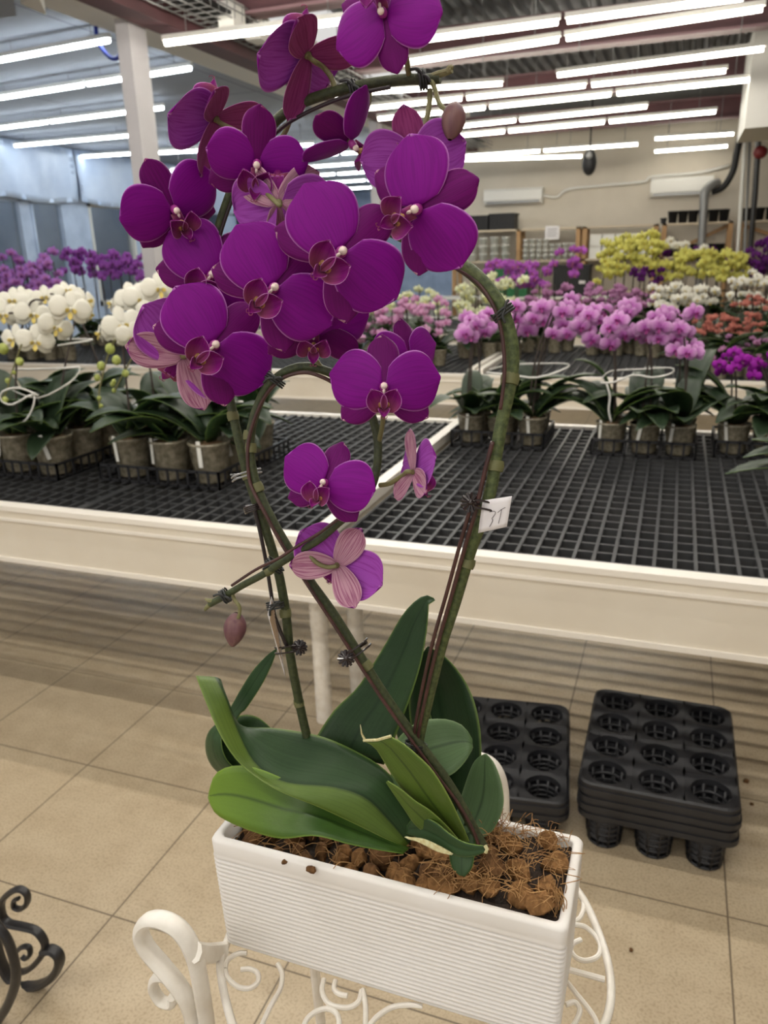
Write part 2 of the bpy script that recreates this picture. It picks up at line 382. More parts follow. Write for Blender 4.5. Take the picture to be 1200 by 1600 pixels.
# ceilings
def panel_mat(name, c, gap):
    m = mat(name, c, .8, rgb2=tuple(v - 8 for v in c), nscale=1.2); nt = m.node_tree; L = nt.links; b = nt.nodes['Principled BSDF']
    col = b.inputs['Base Color'].links[0].from_socket; tc = nt.nodes.new('ShaderNodeTexCoord')
    bt = nt.nodes.new('ShaderNodeTexBrick'); bt.offset = 0; bt.inputs['Scale'].default_value = 1; bt.inputs['Brick Width'].default_value = 2.4
    bt.inputs['Row Height'].default_value = 1.5; bt.inputs['Mortar Size'].default_value = .012; L.new(tc.outputs['Object'], bt.inputs['Vector'])
    mx = nt.nodes.new('ShaderNodeMix'); mx.data_type = 'RGBA'; L.new(bt.outputs['Fac'], mx.inputs[0]); L.new(col, mx.inputs[6]); mx.inputs[7].default_value = (*s2l(gap), 1)
    L.new(mx.outputs[2], b.inputs['Base Color']); return m
struct('ceiling', MB().box(-12, -3.95, -3, 24, 3.28, 3.4), panel_mat('ceiling_panel', (150, 155, 166), (104, 108, 118)))
rf = MB(); P = []
prof = [0, 0, .04, .04]
xs = []; x = -3.65; k = 0
while x < 3.7:
    for dx, dz in ((0, 0), (.05, 0), (.075, .05), (.125, .05)): xs.append((x + dx, dz))
    x += .15
rf.add([(x, y, 3.86 + dz) for x, dz in xs for y in (-3, 15.2)], [(2 * i, 2 * i + 1, 2 * i + 3, 2 * i + 2) for i in range(len(xs) - 1)])
rf.add([(x, y, 3.95) for x in (-3.65, 3.7) for y in (-3, 15.2)], [(0, 1, 3, 2)])
M['roof'] = mat('roof_sheet', (118, 120, 124), .5, metal=.2)
struct('ceiling_roof', rf, M['roof'])
def ibeam(y, z, x0=-3.6, x1=3.6, h=.30):
    return MB().box(x0, x1, y - .008, y + .008, z, z + h).box(x0, x1, y - .09, y + .09, z, z + .022, 1).box(x0, x1, y - .09, y + .09, z + h - .02, z + h, 1)
for i, y in enumerate((3.6, 6.1, 8.3, 10.75, 13.6)):
    struct('trim_%d' % (i + 1), ibeam(y, 3.2), [M['maroon'], M['maroon_edge']])
for i, y in enumerate((7.2, 9.5, 12.1, 14.4)):
    struct('trim_%d' % (i + 6), MB().box(-3.6, 3.6, y - .06, y + .06, 3.55, 3.75), M['grey_metal'])
struct('trim_10', MB().box(-3.82, -3.62, -1, 15, 3.06, 3.4), M['maroon'])
struct('trim_11', MB().box(-4.2, -3.82, -1, 15, 3.1, 3.42), M['plain_white'])
M['column_white'] = mat('column_white', (198, 195, 198), .55, rgb2=(188, 185, 188), nscale=3)
for i, (cx, cy) in enumerate(((-3.96, 5.42), (-3.96, 10.5))):
    struct('trim_%d' % (12 + i), MB().box(cx - .012, cx + .10, cy - .05, cy + .16, 0, 3.12), M['column_white'])
# cable tray on the beam
ct = empty('cable_tray', (-3.4, 4, 3.2), 'wire mesh cable tray running along the dark ceiling beam', 'cable tray')
b_ = MB()
for xx in (-3.56, -3.46, -3.36, -3.26): b_.tube([(xx, 2, 3.13), (xx, 14.5, 3.13)], .006, 4)
for xx in (-3.58, -3.24):
    for zz in (3.18, 3.23): b_.tube([(xx, 2, zz), (xx, 14.5, zz)], .006, 4)
for i in range(110):
    y = 2.2 + i * .11
    b_.tube([(-3.58, y, 3.23), (-3.57, y, 3.13), (-3.25, y, 3.13), (-3.24, y, 3.23)], .005, 4)
b_.build('basket', M['grey_metal'], ct)
for i in range(6):
    rr = random.Random(i); pts = [(-3.52 + i * .045 + .02 * rr.random(), 2 + k * .8, 3.16 + .03 * rr.random()) for k in range(16)]
    MB().tube(smooth_path(pts, 3), .016, 6).build('cable', M['black_matte'], ct)
for i, (px, py, Y, hh) in enumerate(((245, 28, 4.6, .16), (315, 72, 5.9, .17), (340, 78, 6.3, .17), (362, 85, 6.8, .18), (382, 98, 7.3, .2))):
    p = at(px, py, Y); p.x = -3.32
    j = MB().box(p.x - .06, p.x + .07, Y - .09, Y + .09, 3.08, 3.08 + hh)
    tag(j.build('junction_box', M['plain_white'], None, False, origin='auto'), 'small white box on the ceiling cable tray, %s from the front' % ['first', 'second', 'third', 'fourth', 'fifth'][i], 'junction box', 'white boxes on the cable tray')
YB = atz(150, 38, 3.28).y
pts = [at(x, y, YB) for x, y in ((150, 36), (150, 46), (153, 64), (162, 80), (175, 91), (185, 89), (190, 77))]
tag(MB().tube(smooth_path(pts), .017, 8).build('cable', mat('blue_cable', (30, 52, 150), .4), None, True, origin='auto'), 'bright blue cable loop hanging beside the white column top', 'cable')
# lamps
M['tube_warm'] = emis('tube_warm', (1, .95, .82), TUBE_WARM); M['tube_cool'] = emis('tube_cool', (.86, .95, 1), TUBE_COOL); M['tube_near'] = emis('tube_near', (1, .95, .86), TUBE_NEAR)
M['lamp_body'] = mat('lamp_body', (224, 222, 216), .5)
ORD = ['first', 'second', 'third', 'fourth', 'fifth', 'sixth', 'seventh', 'eighth', 'ninth', 'tenth', 'eleventh', 'twelfth', 'thirteenth', 'fourteenth', 'fifteenth', 'sixteenth', 'seventeenth', 'eighteenth', 'nineteenth', 'twentieth']
def lamp(A, B, tm, label, top):
    A = Vector(A); B = Vector(B); c = (A + B) / 2; L = (B - A).length / 2
    t = empty('fluorescent_lamp', c, label, 'ceiling lamp', 'fluorescent ceiling lamps'); t.rotation_euler.z = math.atan2(B.y - A.y, B.x - A.x)
    child(MB().box(-L, L, -.017, .017, .016, .05).mesh('housing', [M['lamp_body']], False), 'housing', t, (0, 0, 0))
    child(MB().tube([(-L + .02, 0, 0), (L - .02, 0, 0)], .021, 8).mesh('tube', [tm]), 'tube', t, (0, 0, 0))
    for x in (-L + .2, L - .2): child(MB().tube([(x, 0, .06), (x, 0, top - c.z)], .004, 4).mesh('hanger', [M['grey_metal']]), 'hanger', t, (0, 0, 0))
def row(a, b, zc, tm, name, top, x1=None, x0=None, pitch=1.5):
    A = atz(*a, CAM.z + zc); B = atz(*b, CAM.z + zc); d = (B - A) / (B.x - A.x)
    if x0 is not None: A = A + d * (x0 - A.x)
    if x1 is not None: B = B + d * (x1 - B.x)
    n = max(1, round((B - A).length / pitch)); g = (B - A).normalized() * .015
    for i in range(n):
        lamp(A.lerp(B, i / n) + g, A.lerp(B, (i + 1) / n) - g, tm, '%s, %s tube from left' % (name, ORD[i]), top)
LT = 3.28
left_rows = [((0, 94), (175, 62), -8.5), ((0, 153), (302, 106), -8.5), ((0, 200), (258, 168), -9.5), ((21, 228), (203, 212), None), ((125, 245), (320, 233), None)]
for i, (a, b, x0) in enumerate(left_rows):
    row(a, b, 1.7, M['tube_cool'], 'cool tube lamp under left ceiling, %s row' % ORD[i], LT, x0=x0, x1=None if i != 0 else -4.47)
row((243, 239), (320, 235), 1.55, M['tube_cool'], 'cool tube lamp behind the column, upper row', LT, x1=-5.2)
row((265, 267), (320, 262), 1.45, M['tube_cool'], 'cool tube lamp behind the column, lower row', LT, x1=-6)
for i, y in enumerate((13.6, 15.2, 16.8, 18.6, 20.6)):
    for k in range(3): lamp((-8.6 + 1.45 * k, y, 3.12), (-7.2 + 1.45 * k, y, 3.12), M['tube_cool'], 'cool tube lamp far back between the blossoms, %s row, %s from left' % (ORD[i], ORD[k]), LT)
for i, y in enumerate((9.6, 11.6, 13.6)):
    lamp((XW - 1.55, y, 3.0), (XW - .3, y, 3.0), M['tube_cool'], 'tube lamp added to brighten the room behind office windows, %s one' % ORD[i], 3.2)  # unseen lamps, added to brighten what shows through the panes
RT_ = 3.86
right_rows = [((252, 68), (560, 30), 1.5, 'starting left of the top blossom', None), ((630, 66), (1170, -5), 1.5, 'brightest pair, upper', None), ((620, 100), (1200, 12), 1.5, 'brightest pair, lower', None),
              ((560, 145), (790, 130), 1.5, 'short row beside the flower arch', -3.5), ((866, 118), (1200, 75), 1.5, 'upper right behind second beam', None), ((740, 152), (1140, 110), 1.5, 'below the grey ceiling panel', -3.5),
              ((740, 170), (1186, 123), 1.5, 'in front of the third beam', -3.5), ((740, 195), (1015, 166), 1.48, 'short row behind the third beam', -3.5), ((740, 210), (1123, 174), 1.45, 'in front of the fourth beam', -3.5),
              ((1020, 217), (1150, 209), 1.48, 'far right short one, upper', None), ((1020, 237), (1140, 228), 1.45, 'far right short one, lower', None), ((740, 243), (1000, 225), 1.4, 'far row behind the hanging speaker, upper', -3.5), ((600, 254), (912, 244), 1.36, 'far row behind the hanging speaker, lower', -3.5)]
for a, b, zc, nm, x0 in right_rows:
    row(a, b, zc, M['tube_warm'], 'warm tube lamp, %s' % nm, RT_, x0=x0)
for i, y in enumerate((-1.6, .1, 1.5, 2.9, 4.4)):
    for k, (xa, xb) in enumerate(((-3.4, -1.2), (-1.0, 1.2))):
        lamp((xa, y, 3.0), (xb, y, 3.0), M['tube_near'], 'warm tube lamp over the shop floor, %s row, %s' % (ORD[i], ('left', 'right')[k]), RT_)
# ================================================================ BACK WALL FITTINGS
def ac(x0, x1, z0, z1, label):
    t = empty('air_conditioner', ((x0 + x1) / 2, 14.9, z0), label, 'air conditioner')
    P = [(14.99, z0), (14.84, z0 + .02), (14.79, z0 + .09), (14.79, z1 - .04), (14.82, z1), (14.99, z1)]
    n = len(P); m = MB(); m.add([(x0, y, z) for y, z in P] + [(x1, y, z) for y, z in P], [tuple(range(n)), tuple(reversed(range(n, 2 * n)))] + [(i, n + i, n + (i + 1) % n, (i + 1) % n) for i in range(n)])
    m.build('body', M['plain_white'], t, False)
    MB().box(x0 + .05, x1 - .05, 14.78, 14.80, z0 + .03, z0 + .07).build('louvre', M['grey_metal'], t, False)
ac(-.60, .38, 2.22, 2.53, 'white wall air conditioner above the shelf with black pots')
ac(-3.45, -2.41, 2.22, 2.50, 'white wall air conditioner beside the big blossom at left')
def upright(m, x): m.box(x - .035, x + .035, 14.3, 14.36, 0, 1.8).box(x - .035, x + .035, 14.7, 14.76, 0, 1.8)
for nm, x0, x1 in (('left', -3.9, -2.16), ('middle', -1.62, -.41), ('right', -.35, .72), ('far right', .80, 2.2)):
    if nm == 'left': x0, x1 = -3.9, -1.66
    t = empty('shelving_unit', ((x0 + x1) / 2, 14.5, 0), {'left': 'wooden shelving unit holding white pots and two black boxes', 'middle': 'wooden shelving unit holding white paper packs', 'right': 'wooden shelving unit with black pots along its top', 'far right': 'wooden shelving unit in the right corner behind the pipes'}[nm], 'shelf')
    for x in (x0 + .035, x1 - .035) + ((-2.71,) if nm == 'left' else ()):
        m = MB(); upright(m, x); m.build('upright', M['wood'], t, False)
    for z in (.72, 1.25, 1.77): MB().box(x0, x1, 14.3, 14.76, z, z + .03).build('shelf_board', M['board'], t, False)
    if nm in ('right', 'far right'):
        a = math.atan2(.5, x1 - x0); mx = Matrix.Translation(((x0 + x1) / 2, 14.74, 1.52)) @ Matrix.Rotation(-a if nm == 'right' else a, 4, 'Y')
        MB().box(-(x1 - x0) / 2, (x1 - x0) / 2, -.01, .01, -.03, .03, 0, mx).build('brace', M['wood'], t, False)
def pot_mesh(r, h): return MB().lathe([(0, 0), (r * .78, 0), (r, h), (r * 1.06, h), (r * 1.06, h - .02), (r, h - .02), (r, h), (r * .92, h), (r * .72, .01), (0, .01)], 14)
wp = pot_mesh(.075, .13).mesh('white_pot', [M['plain_white']]); wps = pot_mesh(.05, .085).mesh('white_pot', [M['plain_white']]); bp = pot_mesh(.08, .19).mesh('black_pot', [M['black_matte']])
def put(me, name, loc, label, cat, group):
    o = bpy.data.objects.new(name, me); COL.objects.link(o); o.location = loc; return tag(o, label, cat, group)
for c in range(5):
    for r_ in range(3):
        put(wp, 'flower_pot', (-3.74 + c * .2, 14.34, 1.28 + r_ * .135), 'large white pot stacked on the left shelf, %s column, %s from bottom' % (ORD[c], ORD[r_]), 'flower pot', 'large white pots on the wall shelf')
for c in range(8):
    for r_ in range(4 if c < 4 else 3):
        put(wps, 'flower_pot', (-2.58 + c * .115, 14.32, 1.28 + r_ * .088), 'small white pot stacked beside the hanging paper sign, %s column, %s from bottom' % (ORD[c], ORD[r_]), 'flower pot', 'small white pots on the wall shelf')
for c in range(6): put(bp, 'flower_pot', (-.2 + c * .155, 14.45, 1.80), 'tall black pot on top shelf below air conditioner, %s from left' % ORD[c], 'flower pot', 'black pots on the top shelf')
for c in range(6): put(bp, 'flower_pot', (-.22 + c * .155, 14.45, 1.28), 'tall black pot on the middle shelf behind yellow flowers, %s from left' % ORD[c], 'flower pot', 'black pots on the middle shelf')
for c in range(4): put(bp, 'flower_pot', (.92 + c * .17, 14.45, 1.80), 'black pot on the far right top shelf behind the pipes, %s from left' % ORD[c], 'flower pot', 'black pots on the far right shelf')
tag(pot_mesh(.05, .09).build('flower_pot', M['black_matte'], None, origin='auto'), 'short black pot at the left end of the black pot row', 'flower pot').location = (-.34, 14.42, 1.80)
def bx(name, mt, x0, x1, y0, y1, z0, z1, label, cat, grp=None, lid=None):
    m = MB().box(x0, x1, y0, y1, z0, z1 - (.03 if lid else 0))
    if lid:
        m.box(x0 - .015, x1 + .015, y0 - .015, y1 + .015, z1 - .03, z1)
        for k in range(5): xx = x0 + (x1 - x0) * (k + .5) / 5; m.box(xx - .012, xx + .012, y0 - .012, y0, z0 + .02, z1 - .05)
    return tag(m.build(name, mt, None, False, origin='auto'), label, cat, grp)
bx('storage_box', M['black_matte'], -3.75, -3.27, 14.35, 14.7, 1.80, 2.05, 'black box on left top shelf, the left one of two', 'box', 'black boxes on the left top shelf', True)
bx('storage_box', M['black_matte'], -3.24, -2.80, 14.35, 14.7, 1.80, 2.07, 'black box on left top shelf, the right one of two', 'box', 'black boxes on the left top shelf', True)
for c in range(5):
    for r_ in range(2): bx('paper_pack', M['plain_white'], -1.5 + c * .21, -1.31 + c * .21, 14.36, 14.6, 1.28 + r_ * .2, 1.47 + r_ * .2, 'white pack on the middle shelf, %s column, %s from bottom' % (ORD[c], ORD[r_]), 'pack', 'white packs on the middle shelf')
sg = MB().box(-2.25, -2.01, 14.285, 14.295, 1.61, 1.83).build('paper_sign', M['paper'], None, False, origin='auto'); tag(sg, 'white paper notice pinned to the shelf above small pots', 'sign')
for k in range(4): MB().box(-2.21, -2.06 + .02 * (k % 2), 14.282, 14.286, 1.66 + k * .038, 1.67 + k * .038).build('text_line', mat('grey_print', (120, 116, 118), .8), sg, False)
tb = empty('work_table', (-2.2, 13.9, 0), 'long pale work table below the wall shelves', 'table')
MB().box(-4.4, -.75, 13.55, 14.2, .66, .70).build('tabletop', M['plain_white'], tb, False)
for x in (-4.3, -2.5, -.85):
    for y in (13.6, 14.15): MB().box(x - .025, x + .025, y - .025, y + .025, 0, .66).build('leg', M['grey_metal'], tb, False)
bx('crate', mat('green_plastic', (26, 104, 58), .5), -3.15, -2.42, 13.62, 14.1, .70, 1.16, 'green plastic crate on the table behind purple orchids', 'crate', None, True)
bn = bx('storage_box', M['black_matte'], -1.99, -1.41, 13.62, 14.1, .70, 1.20, 'large black lidded bin on the back table', 'box', None, True)
MB().box(-1.56, -1.46, 13.6, 13.612, .90, .95).build('sticker', M['paper'], bn, False)
bx('crate', mat('green_plastic2', (40, 110, 66), .5), -2.75, -2.45, 14.32, 14.6, .75, 1.2, 'darker green crate standing below small white pots', 'crate', None, True)
pp = empty('drain_pipe', (.3, 14.2, 0), 'grey upright duct pipe with a bend beneath the air conditioner', 'pipe')
MB().tube([(.30, 14.15, .3), (.28, 14.15, 1.3), (.25, 14.15, 2.1)], .062, 12).build('pipe', M['grey_metal'], pp)
MB().tube(smooth_path([(.25, 14.15, 2.08), (.25, 14.16, 2.24), (.33, 14.25, 2.34), (.43, 14.35, 2.38)]), .068, 12).build('elbow', M['grey_metal'], pp)
tag(MB().tube(smooth_path([at(1112, 300, 14.4), at(1130, 292, 14.4), at(1145, 268, 14.4), at(1152, 235, 14.4), at(1160, 200, 14.4)]), .05, 10).build('flexible_duct', M['black_matte'], None, True, origin='auto'), 'black flexible duct climbing from the grey elbow to the roof', 'duct')
for i, (xa, xb, r_, mt, lb) in enumerate(((1152, 1165, .03, 'plain_white', 'white upright pipe beside the right shelf'), (1163, 1172, .02, 'grey_metal', 'thin grey pipe right of the white pipe'))):
    tag(MB().tube([at(xb, 215, 14.1), at(xa, 400, 14.1), Vector((at(xa, 400, 14.1).x, 14.1, 0))], r_, 8).build('pipe', M[mt], None, True, origin='auto'), lb, 'pipe')
hz = empty('chain_hoist', at(1180, 240, 13.5), 'dark hanging chain hoist with a red part at right', 'hoist')
MB().tube([at(1186, 205, 13.5), at(1180, 300, 13.5), at(1172, 395, 13.5)], .04, 8).build('chain', M['black_iron'], hz)
MB().ball(at(1188, 238, 13.45), .1, .08, .09).build('hook_block', mat('red_paint', (110, 30, 34), .5), hz)
tag(MB().tube(smooth_path([at(848, 305, 14.95), at(870, 308, 14.95), at(888, 296, 14.95), at(940, 290, 14.95), at(1005, 284, 14.95), at(1020, 276, 14.95), at(1090, 270, 14.95), at(1140, 258, 14.95)]), .025, 6).build('conduit', M['plain_white'], None, True, origin='auto'), 'white conduit running along the wall between the air conditioners', 'conduit')
sp_ = empty('loudspeaker', at(920, 252, 12), 'black loudspeaker hanging from the roof in mid air', 'loudspeaker')
p = at(921, 254, 12); MB().ball(p, .10, .10, .17, 12, 8).build('body', M['black_matte'], sp_)
MB().tube([p + Vector((0, 0, .1)), p + Vector((0, 0, 1.2))], .012, 6).build('mount', M['black_matte'], sp_)
MB().ball(p + Vector((.0, -.08, .09)), .05, .03, .06).build('bracket', M['grey_metal'], sp_)
tag(MB().box(.46, 1.7, 9, 10.2, 2.51, 3.4).build('air_duct', M['plain_white'], None, False, origin='auto'), 'white boxed duct at the upper right under the roof', 'duct')
tag(MB().box(-2.9, -1.7, 8.9, 9.2, 3.42, 3.56).build('ceiling_panel', M['grey_metal'], None, False, origin='auto'), 'grey flat box panel hung between the roof lamps', 'panel')
hh = empty('ceiling_unit', atz(20, 5, 3.1), 'white and grey metal unit at the ceiling in the top left corner', 'ceiling unit')
q = [atz(45, -2, 3.0), atz(62, -2, 3.0), atz(72, 23, 3.0), atz(32, 6, 3.0)]
m = MB(); m.add(q + [v + Vector((0, 0, .2)) for v in q], [(0, 1, 2, 3), (7, 6, 5, 4)] + [(i, i + 4, (i + 1) % 4 + 4, (i + 1) % 4) for i in range(4)]); m.build('plate', M['plain_white'], hh, False)
q = [atz(-30, -10, 2.98), atz(20, -10, 2.98), atz(25, 25, 2.98), atz(-30, 32, 2.98)]
m = MB(); m.add(q + [v + Vector((0, 0, .25)) for v in q], [(0, 1, 2, 3), (7, 6, 5, 4)] + [(i, i + 4, (i + 1) % 4 + 4, (i + 1) % 4) for i in range(4)]); m.build('casing', M['grey_metal'], hh, False)
# ================================================================ BENCHES
def bench(x0, x1, y0, y1, label, pitch=(.049, .064), legs=(), div=None):
    t = empty('plant_bench', ((x0 + x1) / 2, (y0 + y1) / 2, 0), label, 'bench')
    def rail(n, m): m.build(n, [M['bench_white'], M['bench_edge']], t, False)
    rail('front_rail', MB().box(x0, x1, y0 + .006, y0 + .03, .515, .69).box(x0, x1, y0, y0 + .045, .688, .705, 1).box(x0, x1, y0 - .002, y0 + .03, .655, .664, 1).box(x0, x1, y0, y0 + .04, .507, .522, 1))
    rail('back_rail', MB().box(x0, x1, y1 - .03, y1 - .006, .515, .69).box(x0, x1, y1 - .045, y1, .688, .705, 1))
    for a, nm in ((x0, 'left_rail'), (x1 - .03, 'right_rail')):
        rail(nm, MB().box(a + .003, a + .027, y0 + .045, y1 - .045, .53, .70).box(a - .004, a + .034, y0 + .045, y1 - .045, .70, .735, 1))
    if div is not None: rail('divider_rail', MB().box(div - .014, div + .014, y0 + .045, y1 - .045, .53, .70).box(div - .02, div + .02, y0 + .045, y1 - .045, .70, .738, 1))
    for g0, g1 in ([(x0, div), (div, x1)] if div is not None else [(x0, x1)]): grating(g0, g1, y0, y1, pitch, t)
    for yy in (y0 + .2, (y0 + y1) / 2, y1 - .3): MB().box(x0 + .03, x1 - .03, yy - .02, yy + .02, .60, .64).build('cross_beam', M['steel'], t, False)
    for lx, ly in legs: MB().tube([(lx, ly, 0), (lx, ly, .33), (lx, ly, .331), (lx, ly, .60)], [.027, .027, .029, .029], 14).build('leg', M['white_paint'], t)
def grating(x0, x1, y0, y1, pitch, t):
    g = MB(); x = x0 + .04; k = 0
    while x < x1 - .03:
        wd = .016 if k % 25 == 24 else .0045
        g.box(x - wd, x + wd, y0 + .04, y1 - .04, .668, .698); x += pitch[0]; k += 1
    y = y0 + .075
    while y < y1 - .05: g.box(x0 + .035, x1 - .035, y - .0045, y + .0045, .664, .694); y += pitch[1]
    g.build('grating', M['grate'], t, False)
bench(-4.2, 2.3, 1.83, 3.5, 'long white bench with black grating split by a white divider, nearest the purple orchid', (.049, .064), ((-.978, 2.0), (-.94, 2.2), (-3.9, 2.02), (-3.9, 3.3), (2.2, 2.02), (2.2, 3.3)), div=-.875)
bench(-6.6, -1.2, 4.86, 6.6, 'second bench row, left one, with violet and pale pink orchids', (.06, .08), legs=((-1.3, 5), (-4, 5), (-6.5, 5), (-1.3, 6.4)))
bench(-1.17, 2.6, 4.86, 6.6, 'second bench row, right one, behind the pink orchid trays', (.06, .08), legs=((-1.1, 5), (.9, 5), (2.5, 5)))
bench(-4.6, -1.0, 7.65, 9.4, 'third bench row, left one, below the purple orchids', (.08, .1), legs=((-4.5, 7.8), (-1.1, 7.8)))
bench(-.97, 2.8, 7.65, 9.4, 'third bench row, right one, below the yellow orchids', (.08, .1), legs=((-.9, 7.8), (1, 7.8), (2.7, 7.8)))
# ================================================================ ORCHID FLOWER PARTS
def tepal(L, W, ang, tilt, prof, curl=.1, trans=.15, base=(0, 0, 0), na=13, nb=11, th=.0008, ruf=0, skew=0, m=0, mb=1, rnd=None, taper=0):
    """one petal: grows along +Y from base, front +Z, turned clockwise by ang (deg), bent back by tilt (deg)"""
    P = []; ta = math.radians(tilt); aa = math.radians(-ang); ph = rnd.random() * 6 if rnd else 0
    R = Matrix.Rotation(aa, 3, 'Z') @ Matrix.Rotation(-ta, 3, 'X')
    for i in range(na):
        s = 1 - (1 - i / (na - 1)) ** 1.75
        wv = W * prof(s); row = []
        for j in range(nb):
            v = 2 * j / (nb - 1) - 1
            x = v * wv + skew * s * (1 - s * .6); y = L * s * (1 - .06 * v * v)
            z = -curl * L * s * s - trans * wv * v * v + ruf * L * math.sin(5 * v + 4 * s + ph) * s * (.3 + abs(v))
            row.append(Vector(base) + R @ Vector((x, y, z)))
        P.append(row)
    return P
def p_round(s): return .12 + 1.0 * (max(s, 1e-4) ** .75) * math.sqrt(max(0, 1 - s ** 3.4)) * 1.32 if s < 1 else .02
def p_round_n(s):
    return max(.03, (s ** .36) * math.sqrt(max(0, 1 - s ** 3.0)) * 1.2 + .03 * (1 - s))
def p_ell(s): return max(.03, (s ** .62) * math.sqrt(max(0, 1 - s ** 2.6)) * 1.42 + .16 * (1 - s) ** 2)
def p_lobe(s): return max(.05, (s ** .5) * math.sqrt(max(0, 1 - s ** 2.6)) * 1.5)
# ================================================================ BENCH PLANTS
def bgflower(name, body, vein, rim, lipc, tip=None, S_=1, sep=.9, nsub=(6, 7)):
    pm = petal_mat('petal_' + name, body, vein, rim, veins=.3, transl=.25, tip=tip, vscale=8)
    lm = mat('lip_' + name, lipc, .5)
    m = MB(); kw = dict(na=nsub[0], nb=nsub[1], th=.012)
    for sg in (-1, 1): m.sheet(tepal(.47, .27, 82 * sg, 6, p_round_n, .1, .18, (.02 * sg, .01, .01), **kw), .012, 0, 0)
    for a in (0, 122, -122): m.sheet(tepal(.45, .15 * sep / .9, a, 8, p_ell, .12, .1, (0, 0, -.03), **kw), .012, 0, 0)
    for sg in (-1, 1): m.sheet(tepal(.17, .06, 60 * sg, -58, p_lobe, .1, -.3, (.03 * sg, -.05, .02), na=4, nb=5), .012, 1, 1)
    m.sheet(tepal(.2, .06, 180, -32, p_ell, .2, -.4, (0, -.05, .03), na=5, nb=5), .012, 1, 1)
    m.ball((0, .02, .06), .035, .045, .05, 6, 4, 0)
    return m.mesh('flower_' + name, [pm, lm])
KIND = {
    'white': bgflower('white', (236, 233, 222), (222, 218, 200), (240, 238, 230), (214, 192, 104)),
    'cream': bgflower('cream', (222, 224, 190), (198, 206, 142), (234, 234, 212), (214, 210, 120), nsub=(4, 5)),
    'pink': bgflower('pink', (214, 160, 210), (194, 120, 192), (240, 220, 236), (150, 40, 120), tip=(186, 100, 182)),
    'palepink': bgflower('palepink', (212, 160, 196), (196, 124, 178), (226, 188, 212), (190, 90, 150), nsub=(4, 5)),
    'yellow': bgflower('yellow', (220, 216, 116), (202, 196, 84), (226, 224, 150), (196, 180, 60), nsub=(4, 5), sep=.7),
    'violet': bgflower('violet', (196, 138, 226), (166, 92, 206), (212, 168, 232), (120, 30, 130), tip=(196, 130, 200), nsub=(5, 5)),
    'purple': bgflower('purple', (182, 104, 206), (146, 62, 174), (176, 100, 190), (100, 20, 90), nsub=(4, 5)),
    'orchidpink': bgflower('orchidpink', (186, 98, 196), (160, 60, 176), (206, 140, 208), (180, 100, 120), nsub=(4, 5)),
    'magenta': bgflower('magenta', (158, 30, 164), (120, 14, 124), (180, 70, 184), (90, 10, 70), nsub=(5, 5)),
    'salmon': bgflower('salmon', (196, 122, 108), (176, 84, 80), (214, 160, 140), (150, 60, 60), nsub=(4, 5), sep=.7),
    'mauve': bgflower('mauve', (188, 134, 176), (160, 90, 146), (206, 160, 194), (130, 50, 100), nsub=(4, 5)),
    'darkpurple': bgflower('darkpurple', (96, 26, 112), (70, 12, 84), (120, 50, 132), (60, 10, 50), nsub=(4, 5)),
}
M['pot_clear'] = mat('pot_clear', (152, 144, 126), .25, rgb2=(112, 106, 88), nscale=60, spec=.6)
M['bark'] = mat('bark', (110, 84, 54), .9, rgb2=(72, 54, 36), nscale=120)
M['bstem'] = mat('bstem', (58, 48, 42), .6); M['gbud'] = mat('gbud', (170, 178, 96), .5, rgb2=(140, 150, 70), nscale=60)
M['stick'] = mat('stick', (222, 220, 212), .5); M['tape'] = mat('tape', (212, 210, 204), .5)
M['red_pot'] = mat('red_pot', (156, 62, 40), .6)
pm_ = MB().lathe([(0, 0), (.042, 0), (.044, .006), (.056, .104), (.059, .106), (.059, .112), (.055, .112), (.053, .10), (0, .098)], 18)
POT = pm_.mesh('pot', [M['pot_clear']])
m = MB().lathe([(.052, .099), (.03, .108), (0, .112)], 12); BARK = m.mesh('bark', [M['bark']])
STICK = MB().box(-.006, .006, -.0008, .0008, -.05, .022).mesh('plant_label', [M['stick']], False)
def leafmesh(L, W, rise, droop, k):
    P = []
    for i in range(9):
        s = i / 8; x = L * (s * .92); z = rise * L * (s - s * s * droop)
        wv = W * max(.06, math.sin(PI * min(1, .12 + .88 * s ** .9)) ** .7); row = []
        for j in range(5):
            v = j / 2 - 1; row.append(Vector((x, v * wv, z + .3 * wv * abs(v) ** 1.3)))
        P.append(row)
    return MB().sheet(P, .0025, 0, 1).mesh('leaf', [M[k], M['leaf_back_dark']])
LEAVES = [leafmesh(.24, .044, .75, .75, 'leaf'), leafmesh(.26, .048, .5, .9, 'leaf_dark'), leafmesh(.22, .046, 1.1, .7, 'leaf'), leafmesh(.25, .048, .35, 1.1, 'leaf'), leafmesh(.20, .042, .2, 1.5, 'leaf_dark')]
def look(n, roll, P):
    """rotation for a flower at P: n = facing in (image right, image up, towards viewer)"""
    v = (CAM - P).normalized(); r = (RT - v * RT.dot(v)).normalized(); u = v.cross(r)
    z = (r * n[0] + u * n[1] + v * n[2]).normalized(); ra = math.radians(roll)
    up = r * math.sin(ra) + u * math.cos(ra)
    y = up - z * up.dot(z)
    if y.length < .05: y = v - z * v.dot(z)
    y.normalize(); x = y.cross(z)
    return Matrix(((x.x, y.x, z.x), (x.y, y.y, z.y), (x.z, y.z, z.z)))
RB = random.Random(11)
